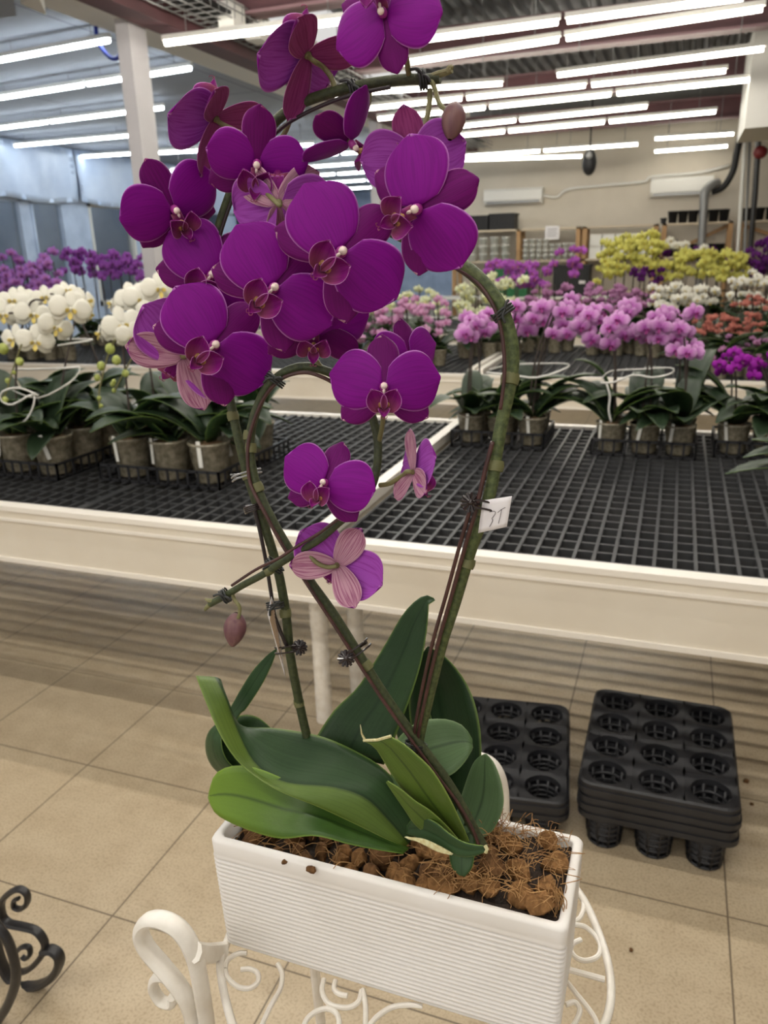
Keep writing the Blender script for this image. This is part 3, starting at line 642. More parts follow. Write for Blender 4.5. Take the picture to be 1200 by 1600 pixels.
def bench_plant(x, y, z0, kind, flowers, label, group, nleaf=5, lsc=1, potmat=None, buds=(), stems=True, stick=True, az0=None, psc=1):
    t = empty('potted_orchid', (x, y, z0), label, 'orchid', group)
    me = POT
    if potmat: me = POT.copy(); me.materials[0] = potmat
    child(me, 'pot', t, (0, 0, 0), None, psc); child(BARK, 'bark', t, (0, 0, 0), None, psc)
    if stick:
        a = -PI / 2 + RB.uniform(-.7, .7)
        child(STICK, 'plant_label', t, (.057 * psc * math.cos(a), .057 * psc * math.sin(a), .10 * psc), Matrix.Rotation(a + PI / 2, 3, 'Z') @ Matrix.Rotation(RB.uniform(-.25, .25), 3, 'Y'), psc)
    a0 = RB.uniform(0, PI) if az0 is None else az0
    for i in range(nleaf):
        a = a0 + (i % 2) * PI + RB.uniform(-.5, .5)
        child(LEAVES[(i + RB.randrange(2)) % len(LEAVES)], 'leaf', t, (.012 * math.cos(a), .012 * math.sin(a), .10 * psc + .008 * i), Matrix.Rotation(a, 3, 'Z') @ Matrix.Rotation(RB.uniform(-.55, .2), 3, 'Y'), lsc * RB.uniform(.85, 1.12))
    B = Vector((x, y, z0))
    if flowers and stems:
        halves = [flowers[0::2], flowers[1::2]] if len(flowers) > 5 else [flowers]
        for fl in halves:
            c = sum((f[0] for f in fl), Vector()) / len(fl); top = max(f[0].z for f in fl)
            b0 = B + Vector((RB.uniform(-.015, .015), RB.uniform(-.015, .015), .1)); c1 = Vector((c.x * .6 + B.x * .4, max(c.y + .03, B.y * .5 + c.y * .5), top - .02))
            mid = b0.lerp(c1, .55); mid.x = b0.x + (c1.x - b0.x) * .25
            pts = smooth_path([b0, mid, c1, Vector((c.x, c.y + .02, top + .005))], 5)
            MB().tube(pts, .0038, 6).build('flower_stem', M['bstem'], t)
    for P, sz, n, roll in flowers:
        child(KIND[kind], 'flower', t, P - B, look(n, roll, P), sz)
    for P, r in buds:
        m = MB().ball(P, r * .8, r * .8, r * 1.15, 8, 6); m.build('bud', M['gbud'], t)
    return t
def cluster_flowers(cx, cz, cy, rx, rz, n, sz, ry=.06):
    out = []
    for i in range(n):
        a = RB.uniform(-1, 1); b = RB.uniform(-1, 1)
        P = Vector((cx + rx * a, cy + ry * RB.uniform(-1, 1), cz + rz * b))
        out.append((P, sz * RB.uniform(.88, 1.1), (RB.uniform(-.5, .5), RB.uniform(-.35, .25), 1), RB.uniform(-22, 22)))
    return out
def carry_tray(x0, x1, y0, y1, z0, label):
    m = MB(); h = .062
    for z in (0, h - .008):
        m.box(x0, x1, y0, y0 + .007, z0 + z, z0 + z + .009).box(x0, x1, y1 - .007, y1, z0 + z, z0 + z + .009)
        m.box(x0, x0 + .007, y0, y1, z0 + z, z0 + z + .009).box(x1 - .007, x1, y0, y1, z0 + z, z0 + z + .009)
    nx = round((x1 - x0) / .042); ny = round((y1 - y0) / .042)
    for i in range(nx + 1):
        x = x0 + .004 + (x1 - x0 - .008) * i / nx
        for y in (y0, y1 - .005): m.box(x - .004, x + .004, y, y + .005, z0, z0 + h)
        m.box(x - .003, x + .003, y0, y1, z0, z0 + .004)
    for i in range(ny + 1):
        y = y0 + .004 + (y1 - y0 - .008) * i / ny
        for x in (x0, x1 - .005): m.box(x, x + .005, y - .004, y + .004, z0, z0 + h)
        m.box(x0, x1, y - .003, y + .003, z0, z0 + .004)
    return tag(m.build('carry_tray', M['black_plastic'], None, False, origin='auto'), label, 'tray')
ZB = .699
def tray_grid(x0, y0, nx, ny, p, fl, label='', group=None, kind=None, **kw):
    """pots standing in one carry tray; fl[(i, j)] = flower list"""
    for j in range(ny):
        for i in range(nx):
            lab = '%s, %s pot in the %s row' % (label, ['left', 'second', 'third', 'fourth'][i], ['front', 'second', 'third', 'back'][j])
            bench_plant(x0 + (i + .5) * p, y0 + (j + .5) * p, ZB + .006, kind, fl.get((i, j), []), lab, group, **kw)
def white_fl(lst, Y, sz=.14):
    return [(at(x, y, Y + dy), sz * sc, n, r) for x, y, dy, sc, n, r in lst]
# --- left front tray
carry_tray(-2.56, -2.06, 2.14, 2.65, ZB, 'black slatted carry tray at the far left of the front bench')
fA = {(0, 0): white_fl([(4, 492, 0, 1, (.1, 0, 1), 0), (52, 492, .03, 1, (.15, 0, 1), 8), (22, 530, -.05, .9, (-.6, 0, .8), 0)], 2.22),
      (1, 0): white_fl([(110, 484, 0, 1.1, (.1, 0, 1), 10), (88, 512, -.02, .95, (.3, -.1, 1), 20), (55, 534, -.06, 1, (.0, -.1, 1), 6), (20, 470, .08, .9, (-.2, .2, 1), 0)], 2.22),
      (2, 0): white_fl([(135, 470, .1, .9, (.7, .2, .6), 0), (140, 490, .12, .7, (.8, -.2, .4), 40), (105, 455, .14, .8, (.3, .4, .8), 0)], 2.3),
      (2, 2): white_fl([(118, 462, .05, .8, (.6, .3, .7), 20), (70, 465, .1, .9, (-.2, .2, 1), -8), (35, 462, .1, .8, (.1, .4, 1), 0)], 2.45)}
tray_grid(-2.557, 2.147, 3, 3, .165, fA, psc=1.28, nleaf=7, lsc=1.2, label= 'white orchid in far left carry tray', group='white orchids in the far left carry tray', kind='white')
# --- second tray
carry_tray(-1.915, -1.415, 2.19, 2.72, ZB, 'black slatted carry tray standing nearest to the purple orchid on the front bench')
fB = {(0, 0): white_fl([(192, 508, 0, 1.1, (.05, 0, 1), -15), (208, 528, -.03, .9, (.2, -.2, 1), 10), (157, 520, .02, .8, (-.9, 0, .3), -10)], 2.26),
      (0, 1): white_fl([(222, 470, .02, 1.05, (.15, .1, 1), 12), (205, 462, .06, 1, (-.2, .3, 1), -20), (175, 474, .08, .7, (-.8, .3, .3), -20)], 2.36),
      (1, 1): white_fl([(250, 452, 0, 1, (.2, .1, 1), 0), (242, 490, 0, 1, (.1, .1, 1), 15)], 2.36)}
tray_grid(-1.912, 2.197, 3, 3, .165, fB, psc=1.28, nleaf=7, lsc=1.2, label= 'white orchid in carry tray beside the purple orchid', group='white orchids in the second carry tray', kind='white')
def bud_spray(pts, buds, Y, label):
    t = empty('flower_spike', at(*pts[0], Y), label, 'flower spike', 'drooping bud spikes of the white orchids')
    P = [at(x, y, Y) for x, y in pts]
    MB().tube(smooth_path(P, 5), .003, 6).build('stem', M['pedicel'], t)
    for x, y, r in buds:
        c = at(x, y, Y); MB().ball(c, r * pxm(c), r * pxm(c), r * 1.15 * pxm(c), 10, 7).build('bud', M['gbud'], t)
bud_spray([(180, 530), (170, 552), (162, 580), (155, 612), (156, 640)], [(172, 545, 7.5), (182, 563, 7), (158, 572, 6.5), (152, 590, 5), (178, 596, 3.5), (155, 622, 3.5), (158, 634, 3)], 2.16, 'drooping spike of green buds left of the pale pink back-turned bloom')
bud_spray([(34, 538), (26, 560), (18, 585), (10, 612), (2, 625)], [(5, 545, 8), (31, 565, 6), (8, 625, 5), (12, 595, 4), (22, 582, 3)], 2.1, 'drooping spike of green buds at the left picture edge')
bud_spray([(206, 560), (192, 585), (182, 605), (176, 612)], [(196, 583, 5.5), (176, 600, 4), (178, 610, 3.5)], 2.2, 'short bud spike below the pale pink back-turned bloom')
# --- right front trays
def auto_tray(x0, y0, nx, ny, boxes, kind, label, group, sz, nper, Y, **kw):
    fl = {}
    for j in range(ny):
        for i in range(nx):
            px, py, wd, ht = boxes[i % len(boxes)]
            c = at(px, py, Y + .12 * j); k = pxm(c)
            fl[(i, j)] = cluster_flowers(c.x, c.z + .01 * j, c.y, wd * k / 2, ht * k / 2, nper, sz, .05)
    tray_grid(x0, y0, nx, ny, .125, fl, label, group, kind, **kw)
carry_tray(-.83, -.45, 3.02, 3.30, ZB, 'black carry tray behind the bent right flower stem')
auto_tray(-.825, 3.03, 3, 2, [(742, 512, 44, 40), (822, 502, 80, 56), (885, 500, 80, 54)], 'pink', 'pink orchid in tray behind the bent stem', 'pink orchids in the tray behind the bent stem', .084, 7, 3.08, nleaf=6, lsc=1.12)
carry_tray(-.27, .11, 2.99, 3.26, ZB, 'black carry tray in the middle of the empty right grating')
auto_tray(-.265, 3.0, 3, 2, [(940, 508, 84, 66), (995, 516, 84, 72), (1050, 520, 70, 62)], 'pink', 'pink orchid in middle tray of right bench', 'pink orchids in the middle tray', .084, 8, 3.05, nleaf=7, lsc=1.18)
carry_tray(.17, .55, 3.06, 3.33, ZB, 'black carry tray near the right picture edge')
auto_tray(.175, 3.07, 3, 2, [(1138, 572, 30, 26), (1165, 562, 44, 40), (1195, 565, 30, 50)], 'magenta', 'magenta orchid in the rightmost tray', 'magenta orchids in the right tray', .06, 3, 3.1, nleaf=7, lsc=1.2)
bench_plant(.455, 2.34, ZB + .006, 'pink', [], 'leafy flowerless potted orchid at the right picture edge', None, nleaf=8, lsc=1.25, az0=PI * .95, stems=False)
# white tape ties around the stems
def tape(pts, label, r=.0018):
    o = MB().tube(smooth_path(pts, 3), r, 4, flat=((0, 0, 1), 2.2)).build('tape_tie', M['tape'], None, True, origin='auto'); tag(o, label, 'tie', 'white tape ties')
def tloop(px, Y, label): tape([at(x, y, Y + d) for x, y, d in px], label)
tloop([(938, 598, 0), (960, 597, 0), (990, 586, .0), (1020, 590, 0), (1050, 583, .02), (1048, 575, .12), (1004, 577, .15), (955, 580, .15), (940, 592, .02)], 2.97, 'white tape tied around pink orchid stems, middle tray')
tloop([(760, 582, 0), (800, 586, 0), (840, 590, 0), (885, 575, .02), (880, 568, .14), (800, 570, .15), (765, 578, .03)], 2.99, 'white tape tied around pink orchid stems behind the bent stem')
tloop([(20, 577, .08), (50, 577, .1), (105, 575, .05), (125, 575, .05), (110, 597, -.04), (60, 622, -.06), (20, 610, -.04)], 2.16, 'white tape tied around white orchid stems at the left')
tloop([(60, 618, 0), (30, 606, 0), (4, 612, 0), (2, 626, 0), (20, 632, 0), (52, 616, 0), (50, 640, 0), (36, 660, 0), (16, 660, 0), (0, 648, 0)], 2.09, 'loose bow of white tape hanging over the left leaves')
tloop([(948, 600, 0), (953, 620, 0), (951, 640, 0), (955, 660, 0)], 2.96, 'white tape end hanging down in front of the middle tray')
tloop([(90, 540, .1), (140, 532, .1), (138, 530, .2), (90, 530, .2)], 2.2, 'white tape tied high around the left white orchids')
tloop([(240, 625, .05), (290, 624, .05), (380, 628, .05)], 2.3, 'white tape behind the lower left blossoms')
# --- clusters further back
FAR = [
 (620, 500, 165, 70, 5.15, 'palepink', 6, 9, .085, 'pale pink orchid', 'on second bench behind the central blossoms'),
 (625, 472, 150, 36, 6.05, 'cream', 5, 7, .09, 'cream white orchid', 'on second bench behind the pale pink ones'),
 (765, 470, 110, 80, 5.7, 'cream', 5, 10, .09, 'greenish cream orchid', 'on second bench behind the bent stem'),
 (858, 470, 90, 44, 6.1, 'mauve', 4, 10, .06, 'mauve small-flowered orchid', 'on second bench right of the bent stem'),
 (968, 468, 105, 44, 6.0, 'mauve', 5, 11, .065, 'mauve orchid', 'on second bench behind the middle tray'),
 (1068, 463, 105, 38, 5.9, 'white', 6, 9, .075, 'white orchid', 'on second bench below the yellow orchids'),
 (1138, 507, 105, 36, 5.2, 'salmon', 5, 11, .05, 'salmon orange orchid', 'on second bench right of the pink trays'),
 (1175, 452, 70, 66, 6.2, 'white', 4, 8, .07, 'white orchid', 'on second bench at the right picture edge'),
 (1178, 475, 60, 22, 5.9, 'salmon', 3, 6, .05, 'rosy orange orchid', 'on second bench at the right picture edge'),
 (1155, 540, 90, 40, 4.97, 'mauve', 3, 7, .04, 'tiny-flowered mauve orchid', 'on the second bench front at right'),
 (808, 425, 100, 40, 8.2, 'orchidpink', 5, 9, .11, 'light purple orchid', 'on third bench in front of the green crate'),
 (886, 418, 34, 54, 8.1, 'orchidpink', 1, 10, .11, 'light purple orchid', 'standing alone in front of the black bin'),
 (985, 402, 105, 74, 8.3, 'yellow', 6, 13, .12, 'yellow orchid', 'in the left yellow group on third bench'),
 (1072, 416, 64, 46, 8.5, 'yellow', 3, 11, .12, 'yellow orchid', 'in the middle yellow group on third bench'),
 (1130, 414, 72, 48, 8.4, 'yellow', 4, 11, .12, 'yellow orchid', 'in the right yellow group on third bench'),
 (1058, 383, 22, 16, 8.9, 'white', 1, 6, .12, 'white orchid', 'rising alone above the yellow orchids'),
 (1078, 392, 40, 12, 9.0, 'white', 1, 5, .1, 'white orchid', 'peeping over the middle yellow group'),
 (1110, 398, 60, 26, 9.1, 'darkpurple', 2, 6, .11, 'dark purple orchid', 'behind the right yellow group'),
 (1030, 388, 24, 40, 9.1, 'darkpurple', 1, 6, .1, 'dark purple orchid', 'behind the left yellow group'),
 (1192, 402, 40, 60, 8.6, 'darkpurple', 3, 8, .11, 'dark purple orchid', 'at the right picture edge'),
 (1012, 432, 40, 30, 8.2, 'darkpurple', 2, 6, .09, 'dark purple orchid', 'below the left yellow group'),
 (40, 432, 118, 74, 5.1, 'violet', 7, 10, .1, 'violet orchid', 'behind the far left white orchids'),
 (168, 414, 138, 42, 6.1, 'purple', 9, 9, .1, 'purple orchid', 'behind the white orchids by the column'),
]
for cx, cy, wd, ht, Y, kind, npl, nf, sz, desc, where in FAR:
    for i in range(npl):
        fx = (i + .5) / npl
        c = at(cx + (fx - .5) * wd * .92, cy + RB.uniform(-.12, .12) * ht, Y + (.12 if i % 2 else 0)); k = pxm(c)
        fl = cluster_flowers(c.x, c.z, c.y, wd * k / npl * .62, ht * k * .42, nf, sz, .07)
        bench_plant(c.x, c.y + .03, ZB, kind, fl, '%s %s%s' % (desc, where, '' if npl == 1 else ', %s from left' % ORD[i]), None if npl == 1 else desc + 's ' + where, nleaf=6, lsc=1.1,
                    potmat=M['red_pot'] if kind == 'yellow' and i % 2 else None, stick=False)
# ================================================================ BLACK POT TRAYS ON THE FLOOR
def pot_tray_parts(W, D, nx, ny, skirt, cup_h, r=.047):
    """cell tray, origin at the centre of its top plate; returns (top mesh, cup mesh, hole centres)"""
    m = MB(); px = W / nx; py = D / ny; n = 20; cs = []
    for i in range(nx):
        for j in range(ny):
            c = Vector((-W / 2 + (i + .5) * px, -D / 2 + (j + .5) * py, 0)); cs.append(c)
            inner = []; outer = []; low = []
            for k in range(n):
                a = 2 * PI * k / n + PI / n; ca, sa = math.cos(a), math.sin(a)
                q = min(px / 2 / max(abs(ca), 1e-6), py / 2 / max(abs(sa), 1e-6)); ex = Vector((ca * q, sa * q, 0))
                if (i in (0, nx - 1)) and (j in (0, ny - 1)):       # rounded outer corners
                    sx = -1 if i == 0 else 1; sy = -1 if j == 0 else 1; lim = .032; dx = px / 2 - ex.x * sx; dy = py / 2 - ex.y * sy
                    if dx < lim and dy < lim:
                        v = Vector((lim - dx, lim - dy)); L = v.length
                        if L > lim: v = v * (lim / L); ex = Vector(((px / 2 - lim + v.x) * sx, (py / 2 - lim + v.y) * sy, 0))
                inner.append(c + Vector((r * ca, r * sa, -.002))); outer.append(c + ex); low.append(c + Vector((r * .97 * ca, r * .97 * sa, -.018)))
            m.add(inner + outer + low, [(k, n + k, n + (k + 1) % n, (k + 1) % n) for k in range(n)] + [(2 * n + k, k, (k + 1) % n, 2 * n + (k + 1) % n) for k in range(n)])
    R = .032; ring = []
    for sx, sy, a0 in ((1, 1, 0), (-1, 1, 90), (-1, -1, 180), (1, -1, 270)):
        for k in range(6):
            a = math.radians(a0 + 18 * k); ring.append(Vector((sx * (W / 2 - R) + R * math.cos(a), sy * (D / 2 - R) + R * math.sin(a), 0)))
    N = len(ring); prof = [(0, 0), (.004, -.004), (.004, -skirt * .5), (.007, -skirt * .5), (.007, -skirt), (.002, -skirt), (.001, -.004)]
    vs = []
    for off, z in prof:
        for v in ring: vs.append(v * (1 + off / max(W, D) * 2.4) + Vector((0, 0, z)))
    m.add(vs, [(i * N + (k + 1) % N, i * N + k, (i + 1) * N + k, (i + 1) * N + (k + 1) % N) for i in range(len(prof) - 1) for k in range(N)])
    top = m.mesh('tray_top', [M['black_plastic']], 'auto')
    cm = MB(); rb = r * .80
    for k in range(10):
        a = 2 * PI * k / 10; d = Vector((math.cos(a), math.sin(a), 0)); cm.tube([d * r * .96 + Vector((0, 0, -.015)), d * rb + Vector((0, 0, -cup_h))], .0048, 4)
    for q in range(7):
        f = q / 6; rr = r * .96 + (rb - r * .96) * f; z = -.018 - (cup_h - .02) * f
        if q in (1, 2, 3, 4, 5, 6): cm.tube([(rr * math.cos(2 * PI * k / 20), rr * math.sin(2 * PI * k / 20), z) for k in range(21)], .0052, 4, cap=False)
    cm.lathe([(rb, -cup_h), (rb * .3, -cup_h), (rb * .3, -cup_h + .003)], 16)
    for k in range(2):
        cm.box(-rb, rb, -.004, .004, -cup_h - .001, -cup_h + .003, 0, Matrix.Rotation(PI / 2 * k, 4, 'Z'))
    return top, cm.mesh('cup', [M['black_plastic']]), cs
TT, CUP, HC = pot_tray_parts(.362, .452, 3, 4, .030, .128)
CUP_LOW = pot_tray_parts(.362, .452, 3, 4, .030, .101)[1]
def pot_tray(cx, cy, zt, rot, label, group, first=[None]):
    t = empty('pot_tray', (cx, cy, zt), label, 'tray', group); t.rotation_euler.z = rot
    child(TT, 'tray_top', t, (0, 0, 0))
    for c in HC: child(CUP_LOW if zt < .131 and rot else CUP, 'cup', t, c)
    return t
for k, (zt, lb) in enumerate(((.205, 'top black twelve-hole pot tray of the stack on the floor at right'), (.180, 'second black pot tray from the top of the right stack'), (.155, 'third black pot tray from the top of the right stack'), (.130, 'lowest black pot tray of the right stack, its cups on the floor'))):
    pot_tray(.052 + (.004 if k % 2 else 0), 1.895 + (.003 if k > 1 else 0), zt, 0, lb, 'stacked black pot trays at right')
pot_tray(-.365, 1.87, .130, math.radians(7), 'upper black pot tray of the low pair half hidden by the planter', 'low pair of black pot trays')
pot_tray(-.363, 1.872, .103, math.radians(7), 'lower black pot tray of the low pair, its rim just under the upper one', 'low pair of black pot trays')
# ================================================================ BLACK IRON STAND AT LEFT
YI = .90
bi = empty('iron_plant_stand', Vector((-1.28, YI, 0)), 'black wrought iron scroll stand on the floor at the left picture edge', 'plant stand')
def pl(pts, Y, k=5): return smooth_path([at(x, y, Y) for x, y in pts], k)
def taper(n, a, b): return [a + (b - a) * i / (n - 1) for i in range(n)]
q = pl([(-26, 1500), (-14, 1468), (2, 1440), (2, 1412), (14, 1396), (30, 1389), (42, 1397), (42, 1412), (32, 1420), (22, 1417), (22, 1407), (29, 1404)], YI)
MB().tube(q, taper(len(q), .0075, .004), 8, flat=((0, 1, 0), 1.5)).build('scroll', M['black_iron'], bi)
q = pl([(1, 1424), (4, 1434), (14, 1443), (36, 1448), (56, 1454), (68, 1468), (70, 1482), (62, 1498), (46, 1514), (30, 1518), (20, 1508), (24, 1490), (34, 1480), (45, 1480), (47, 1491), (40, 1498), (34, 1494)], YI)
MB().tube(q, taper(len(q), .0078, .004), 8, flat=((0, 1, 0), 1.5)).build('scroll', M['black_iron'], bi)
q = pl([(68, 1486), (80, 1484), (91, 1492), (93, 1505), (86, 1521), (72, 1534), (52, 1541), (32, 1539), (14, 1526), (2, 1504), (-8, 1470)], YI)
MB().tube(q, .0085, 8, flat=((0, 1, 0), 1.6)).build('foot', M['black_iron'], bi)
q = pl([(-30, 1430), (-6, 1446), (12, 1470), (22, 1500), (25, 1528), (18, 1556), (4, 1584), (-16, 1606), (-50, 1620)], YI - .09)
MB().tube(q, .0095, 10).build('hoop', M['black_iron'], bi)
c0 = atz(-75, 1500, .0)
for k in range(2):
    MB().tube(smooth_path([c0 + Vector((-.06 - .12 * k, .02 + .12 * k, .0)), c0 + Vector((-.02 - .1 * k, .03 + .1 * k, .2)), c0 + Vector((-.05, .05, .4))], 5), .008, 8).build('leg', M['black_iron'], bi)
for P in (at(-26, 1500, YI), at(-8, 1470, YI), at(-30, 1430, YI - .09), at(-50, 1620, YI - .09)):
    MB().tube([P, (P + c0 + Vector((-.05, .05, .36))) / 2, c0 + Vector((-.05, .05, .36))], .007, 8).build('crossbar', M['black_iron'], bi)
# ================================================================ WHITE WIRE STAND UNDER THE PLANTER
ZP = .765                                             # planter stands on the wire top
PX0, PX1, PY0, PY1 = -.394, -.043, .529, .648
pcx, pcy = (PX0 + PX1) / 2, .60
ws = empty('wire_plant_stand', (pcx, pcy, 0), 'white painted wire plant stand with scrolls and looped posts under the planter', 'plant stand')
def wtube(pts, r, name, n=8, k=5, **kw):
    q = smooth_path(pts, k); return MB().tube(q, r, n, **kw).build(name, M['white_paint'], ws)
ZR = ZP - .006
ring = [at(345, 1478, .523), atz(344, 1512, ZR), atz(352, 1560, ZR), atz(372, 1622, ZR), atz(420, 1690, ZR), atz(560, 1760, ZR), atz(740, 1770, ZR), atz(880, 1715, ZR), atz(940, 1612, ZR), atz(955, 1545, ZR), atz(940, 1470, ZR), atz(905, 1395, ZR)]
bk_ = [Vector((-.075, .735, ZR)), Vector((-.16, .752, ZR)), Vector((-.28, .745, ZR)), Vector((-.375, .69, ZR)), Vector((-.402, .60, ZR))]
wtube([Vector((v.x, v.y, ZR)) for v in ring] + bk_ + [Vector((ring[0].x, ring[0].y, ZR))], .0042, 'ring', 10)
for y in (.555, .62): wtube([(-.40, y, ZR + .001), (-.2, y, ZR + .001), (-.012, y, ZR + .001)], .003, 'crossbar')
def scroll(pts, r=.0026): wtube([atz(x, y, ZR) for x, y in pts], r, 'scroll')
scroll([(352, 1516), (356, 1528), (372, 1542), (390, 1544), (403, 1534), (402, 1520), (390, 1514), (376, 1515)])
scroll([(352, 1514), (356, 1500), (372, 1490), (386, 1489)])
scroll([(434, 1506), (441, 1522), (438, 1545), (424, 1570), (410, 1600), (400, 1630)])
scroll([(506, 1530), (503, 1548), (510, 1564), (522, 1572), (545, 1574), (560, 1565), (565, 1548)])
scroll([(524, 1532), (522, 1545), (530, 1553), (543, 1556)])
scroll([(474, 1606), (480, 1592), (495, 1580), (512, 1576), (526, 1584), (530, 1600), (526, 1616)])
scroll([(567, 1546), (571, 1570), (571, 1600), (568, 1640)])
scroll([(576, 1604), (590, 1588), (612, 1574), (640, 1570), (660, 1572)])
scroll([(890, 1446), (906, 1434), (912, 1418), (910, 1402)])
scroll([(896, 1445), (914, 1448), (930, 1462), (938, 1478), (934, 1494), (916, 1501), (900, 1496), (892, 1484), (896, 1474), (908, 1468)])
scroll([(886, 1534), (900, 1552), (918, 1574), (930, 1592), (936, 1612)])
scroll([(884, 1570), (898, 1566), (906, 1578), (900, 1596), (888, 1612)])
def post(top, side, base, dirx, up=True):
    """looped round-bar post: rises from the floor, loops over and curls back on itself"""
    X = Vector((dirx, 0, 0)).normalized() if not isinstance(dirx, Vector) else dirx.normalized(); T = Vector(top)
    Z = Vector((0, 0, 1))
    def P(a, z): return T + X * a + Z * z
    main = [Vector(base), P(.032, -.40), P(.030, -.16), P(.029, -.085), P(.026, -.035), P(.015, -.008), P(-.003, 0), P(-.022, -.005), P(-.034, -.022), P(-.031, -.042), P(-.014, -.062), P(.003, -.083), P(.012, -.105), P(.014, -.14), P(.018, -.2)]
    wtube(main, .0066, 'post', 12, 6, flat=((0, 1, 0), 1.5))
    curl = [P(.007, -.10), P(.002, -.084), P(-.010, -.074), P(-.024, -.079), P(-.030, -.094), P(-.023, -.109), P(-.010, -.108), P(-.007, -.097)]
    wtube(curl, .0046, 'curl', 10, 6, flat=((0, 1, 0), 1.4))
tl = at(262, 1440, .468); post(tl, 1, (tl.x - .01, tl.y - .02, 0), 1)
wtube([at(306, 1488, .466), at(322, 1490, .49), at(340, 1488, .52), at(352, 1486, .53)], .006, 'bracket', 8, 3, flat=((0, 0, 1), 1.6))
tr = at(754, 1186, .80); post(tr, 1, (tr.x + .03, tr.y + .03, 0), 1)
tp = Vector((-.40, .80, tr.z - .05)); post(tp, 1, (tp.x - .03, tp.y + .03, 0), -1)
tq = Vector((.03, .48, tl.z - .08)); 
wtube([(.02, .50, 0), (.012, .52, .4), (0, .54, ZR - .004)], .0085, 'post', 12)
for a, b in (((tr.x + .022, tr.y, ZR), (-.10, .742, ZR)), ((tp.x - .02, tp.y, ZR), (-.33, .72, ZR))): wtube([a, (Vector(a) + Vector(b)) / 2, b], .005, 'bracket', 8, 2)
# ================================================================ PLANTER
def planter():
    m = MB(); zt = .902; zb = ZP; h = zt - zb; nr = 21; n = 6; rings = []
    def rect(ix, z, rad):
        x0, x1, y0, y1 = PX0 + ix, PX1 - ix, PY0 + ix, PY1 - ix; out = []
        for cx, cy, a0 in ((x1 - rad, y1 - rad, 0), (x0 + rad, y1 - rad, 90), (x0 + rad, y0 + rad, 180), (x1 - rad, y0 + rad, 270)):
            for k in range(n): a = math.radians(a0 + 90 * k / (n - 1)); out.append(Vector((cx + rad * math.cos(a), cy + rad * math.sin(a), z)))
        return out
    rings.append(rect(.03, zb, .006)); rings.append(rect(.0045, zb, .006)); rings.append(rect(.003, zb + .003, .006))
    zr = zt - .016
    for i in range(nr):
        z = zb + .004 + (zr - zb - .006) * i / nr; dz = (zr - zb - .006) / nr; tp_ = .003 * (1 - i / nr)
        for f, o in ((.0, .0018), (.2, .0002), (.5, -.0004), (.8, .0002)): rings.append(rect(tp_ + o, z + dz * f, .007))
    for o, z in ((0, zr), (-.0004, zt - .003), (.0012, zt), (.0075, zt), (.009, zt - .002), (.009, zt - .05), (.011, zb + .012), (.03, zb + .012)): rings.append(rect(o, z, max(.004, .008 - o * .3)))
    N = 4 * n; vs = [v for r in rings for v in r]
    fs = [(i * N + k, i * N + (k + 1) % N, (i + 1) * N + (k + 1) % N, (i + 1) * N + k) for i in range(len(rings) - 1) for k in range(N)]
    fs.append(tuple(range((len(rings) - 1) * N, len(rings) * N))); m.add(vs, fs)
    return m
po = planter().build('planter', M['white_glaze'], None, True, origin=(pcx, pcy, ZP))
tag(po, 'long white ribbed rectangular ceramic planter on the white wire stand', 'planter')
RH = random.Random(5)
def hgt(x): return .887 + .018 * max(0, min(1, (x + .20) / .09))
sm = MB(); nx, ny = 60, 22; gx = [PX0 + .0095 + (PX1 - PX0 - .019) * i / nx for i in range(nx + 1)]; gy = [PY0 + .0095 + (PY1 - PY0 - .019) * j / ny for j in range(ny + 1)]
sm.add([(x, y, hgt(x) - .010 + RH.uniform(-.004, .004)) for x in gx for y in gy], [(i * (ny + 1) + j, (i + 1) * (ny + 1) + j, (i + 1) * (ny + 1) + j + 1, i * (ny + 1) + j + 1) for i in range(nx) for j in range(ny)])
tag(sm.build('potting_soil', M['soil'], None, True), 'dark fine coir potting mix filling the planter', 'soil', kind='stuff')
def chunk(c, r, seed, name_label, mt='husk', grp='coconut husk chunks in the planter'):
    rr = random.Random(seed); bm_ = MB(); n, k = 12, 8
    sq = (rr.uniform(.75, 1.25), rr.uniform(.7, 1.1), rr.uniform(.6, .9)); pl_ = [(Vector((rr.gauss(0, 1), rr.gauss(0, 1), rr.gauss(0, 1))).normalized(), rr.uniform(.5, .78)) for _ in range(9)]
    R3 = Matrix.Rotation(rr.uniform(0, 6), 3, 'Z') @ Matrix.Rotation(rr.uniform(-.6, .6), 3, 'X')
    vs = []
    for i in range(k + 1):
        a = PI * i / k
        for j in range(n):
            b = 2 * PI * j / n; d = Vector((math.sin(a) * math.cos(b), math.sin(a) * math.sin(b), math.cos(a))); q = 1.0
            for nn, dd in pl_:
                t = d.dot(nn)
                if t > 1e-3: q = min(q, dd / t)
            q *= 1 + rr.uniform(-.05, .05); v = Vector((d.x * sq[0], d.y * sq[1], d.z * sq[2])) * r * q
            vs.append(Vector(c) + R3 @ v)
    fs = [(i * n + j, (i + 1) * n + j, (i + 1) * n + (j + 1) % n, i * n + (j + 1) % n) for i in range(k) for j in range(n)]
    bm_.add(vs, fs)
    o = bm_.build('husk_chunk', M[mt], None, 'auto', origin='auto'); tag(o, name_label, 'husk chunk', grp); return o
CH = []
def try_chunk(x, y, r, dz=0):
    for (a, b, rr_) in CH:
        if (a - x) ** 2 + (b - y) ** 2 < ((r + rr_) * .66) ** 2: return False
    CH.append((x, y, r)); return True
sd = 0; tries = 0
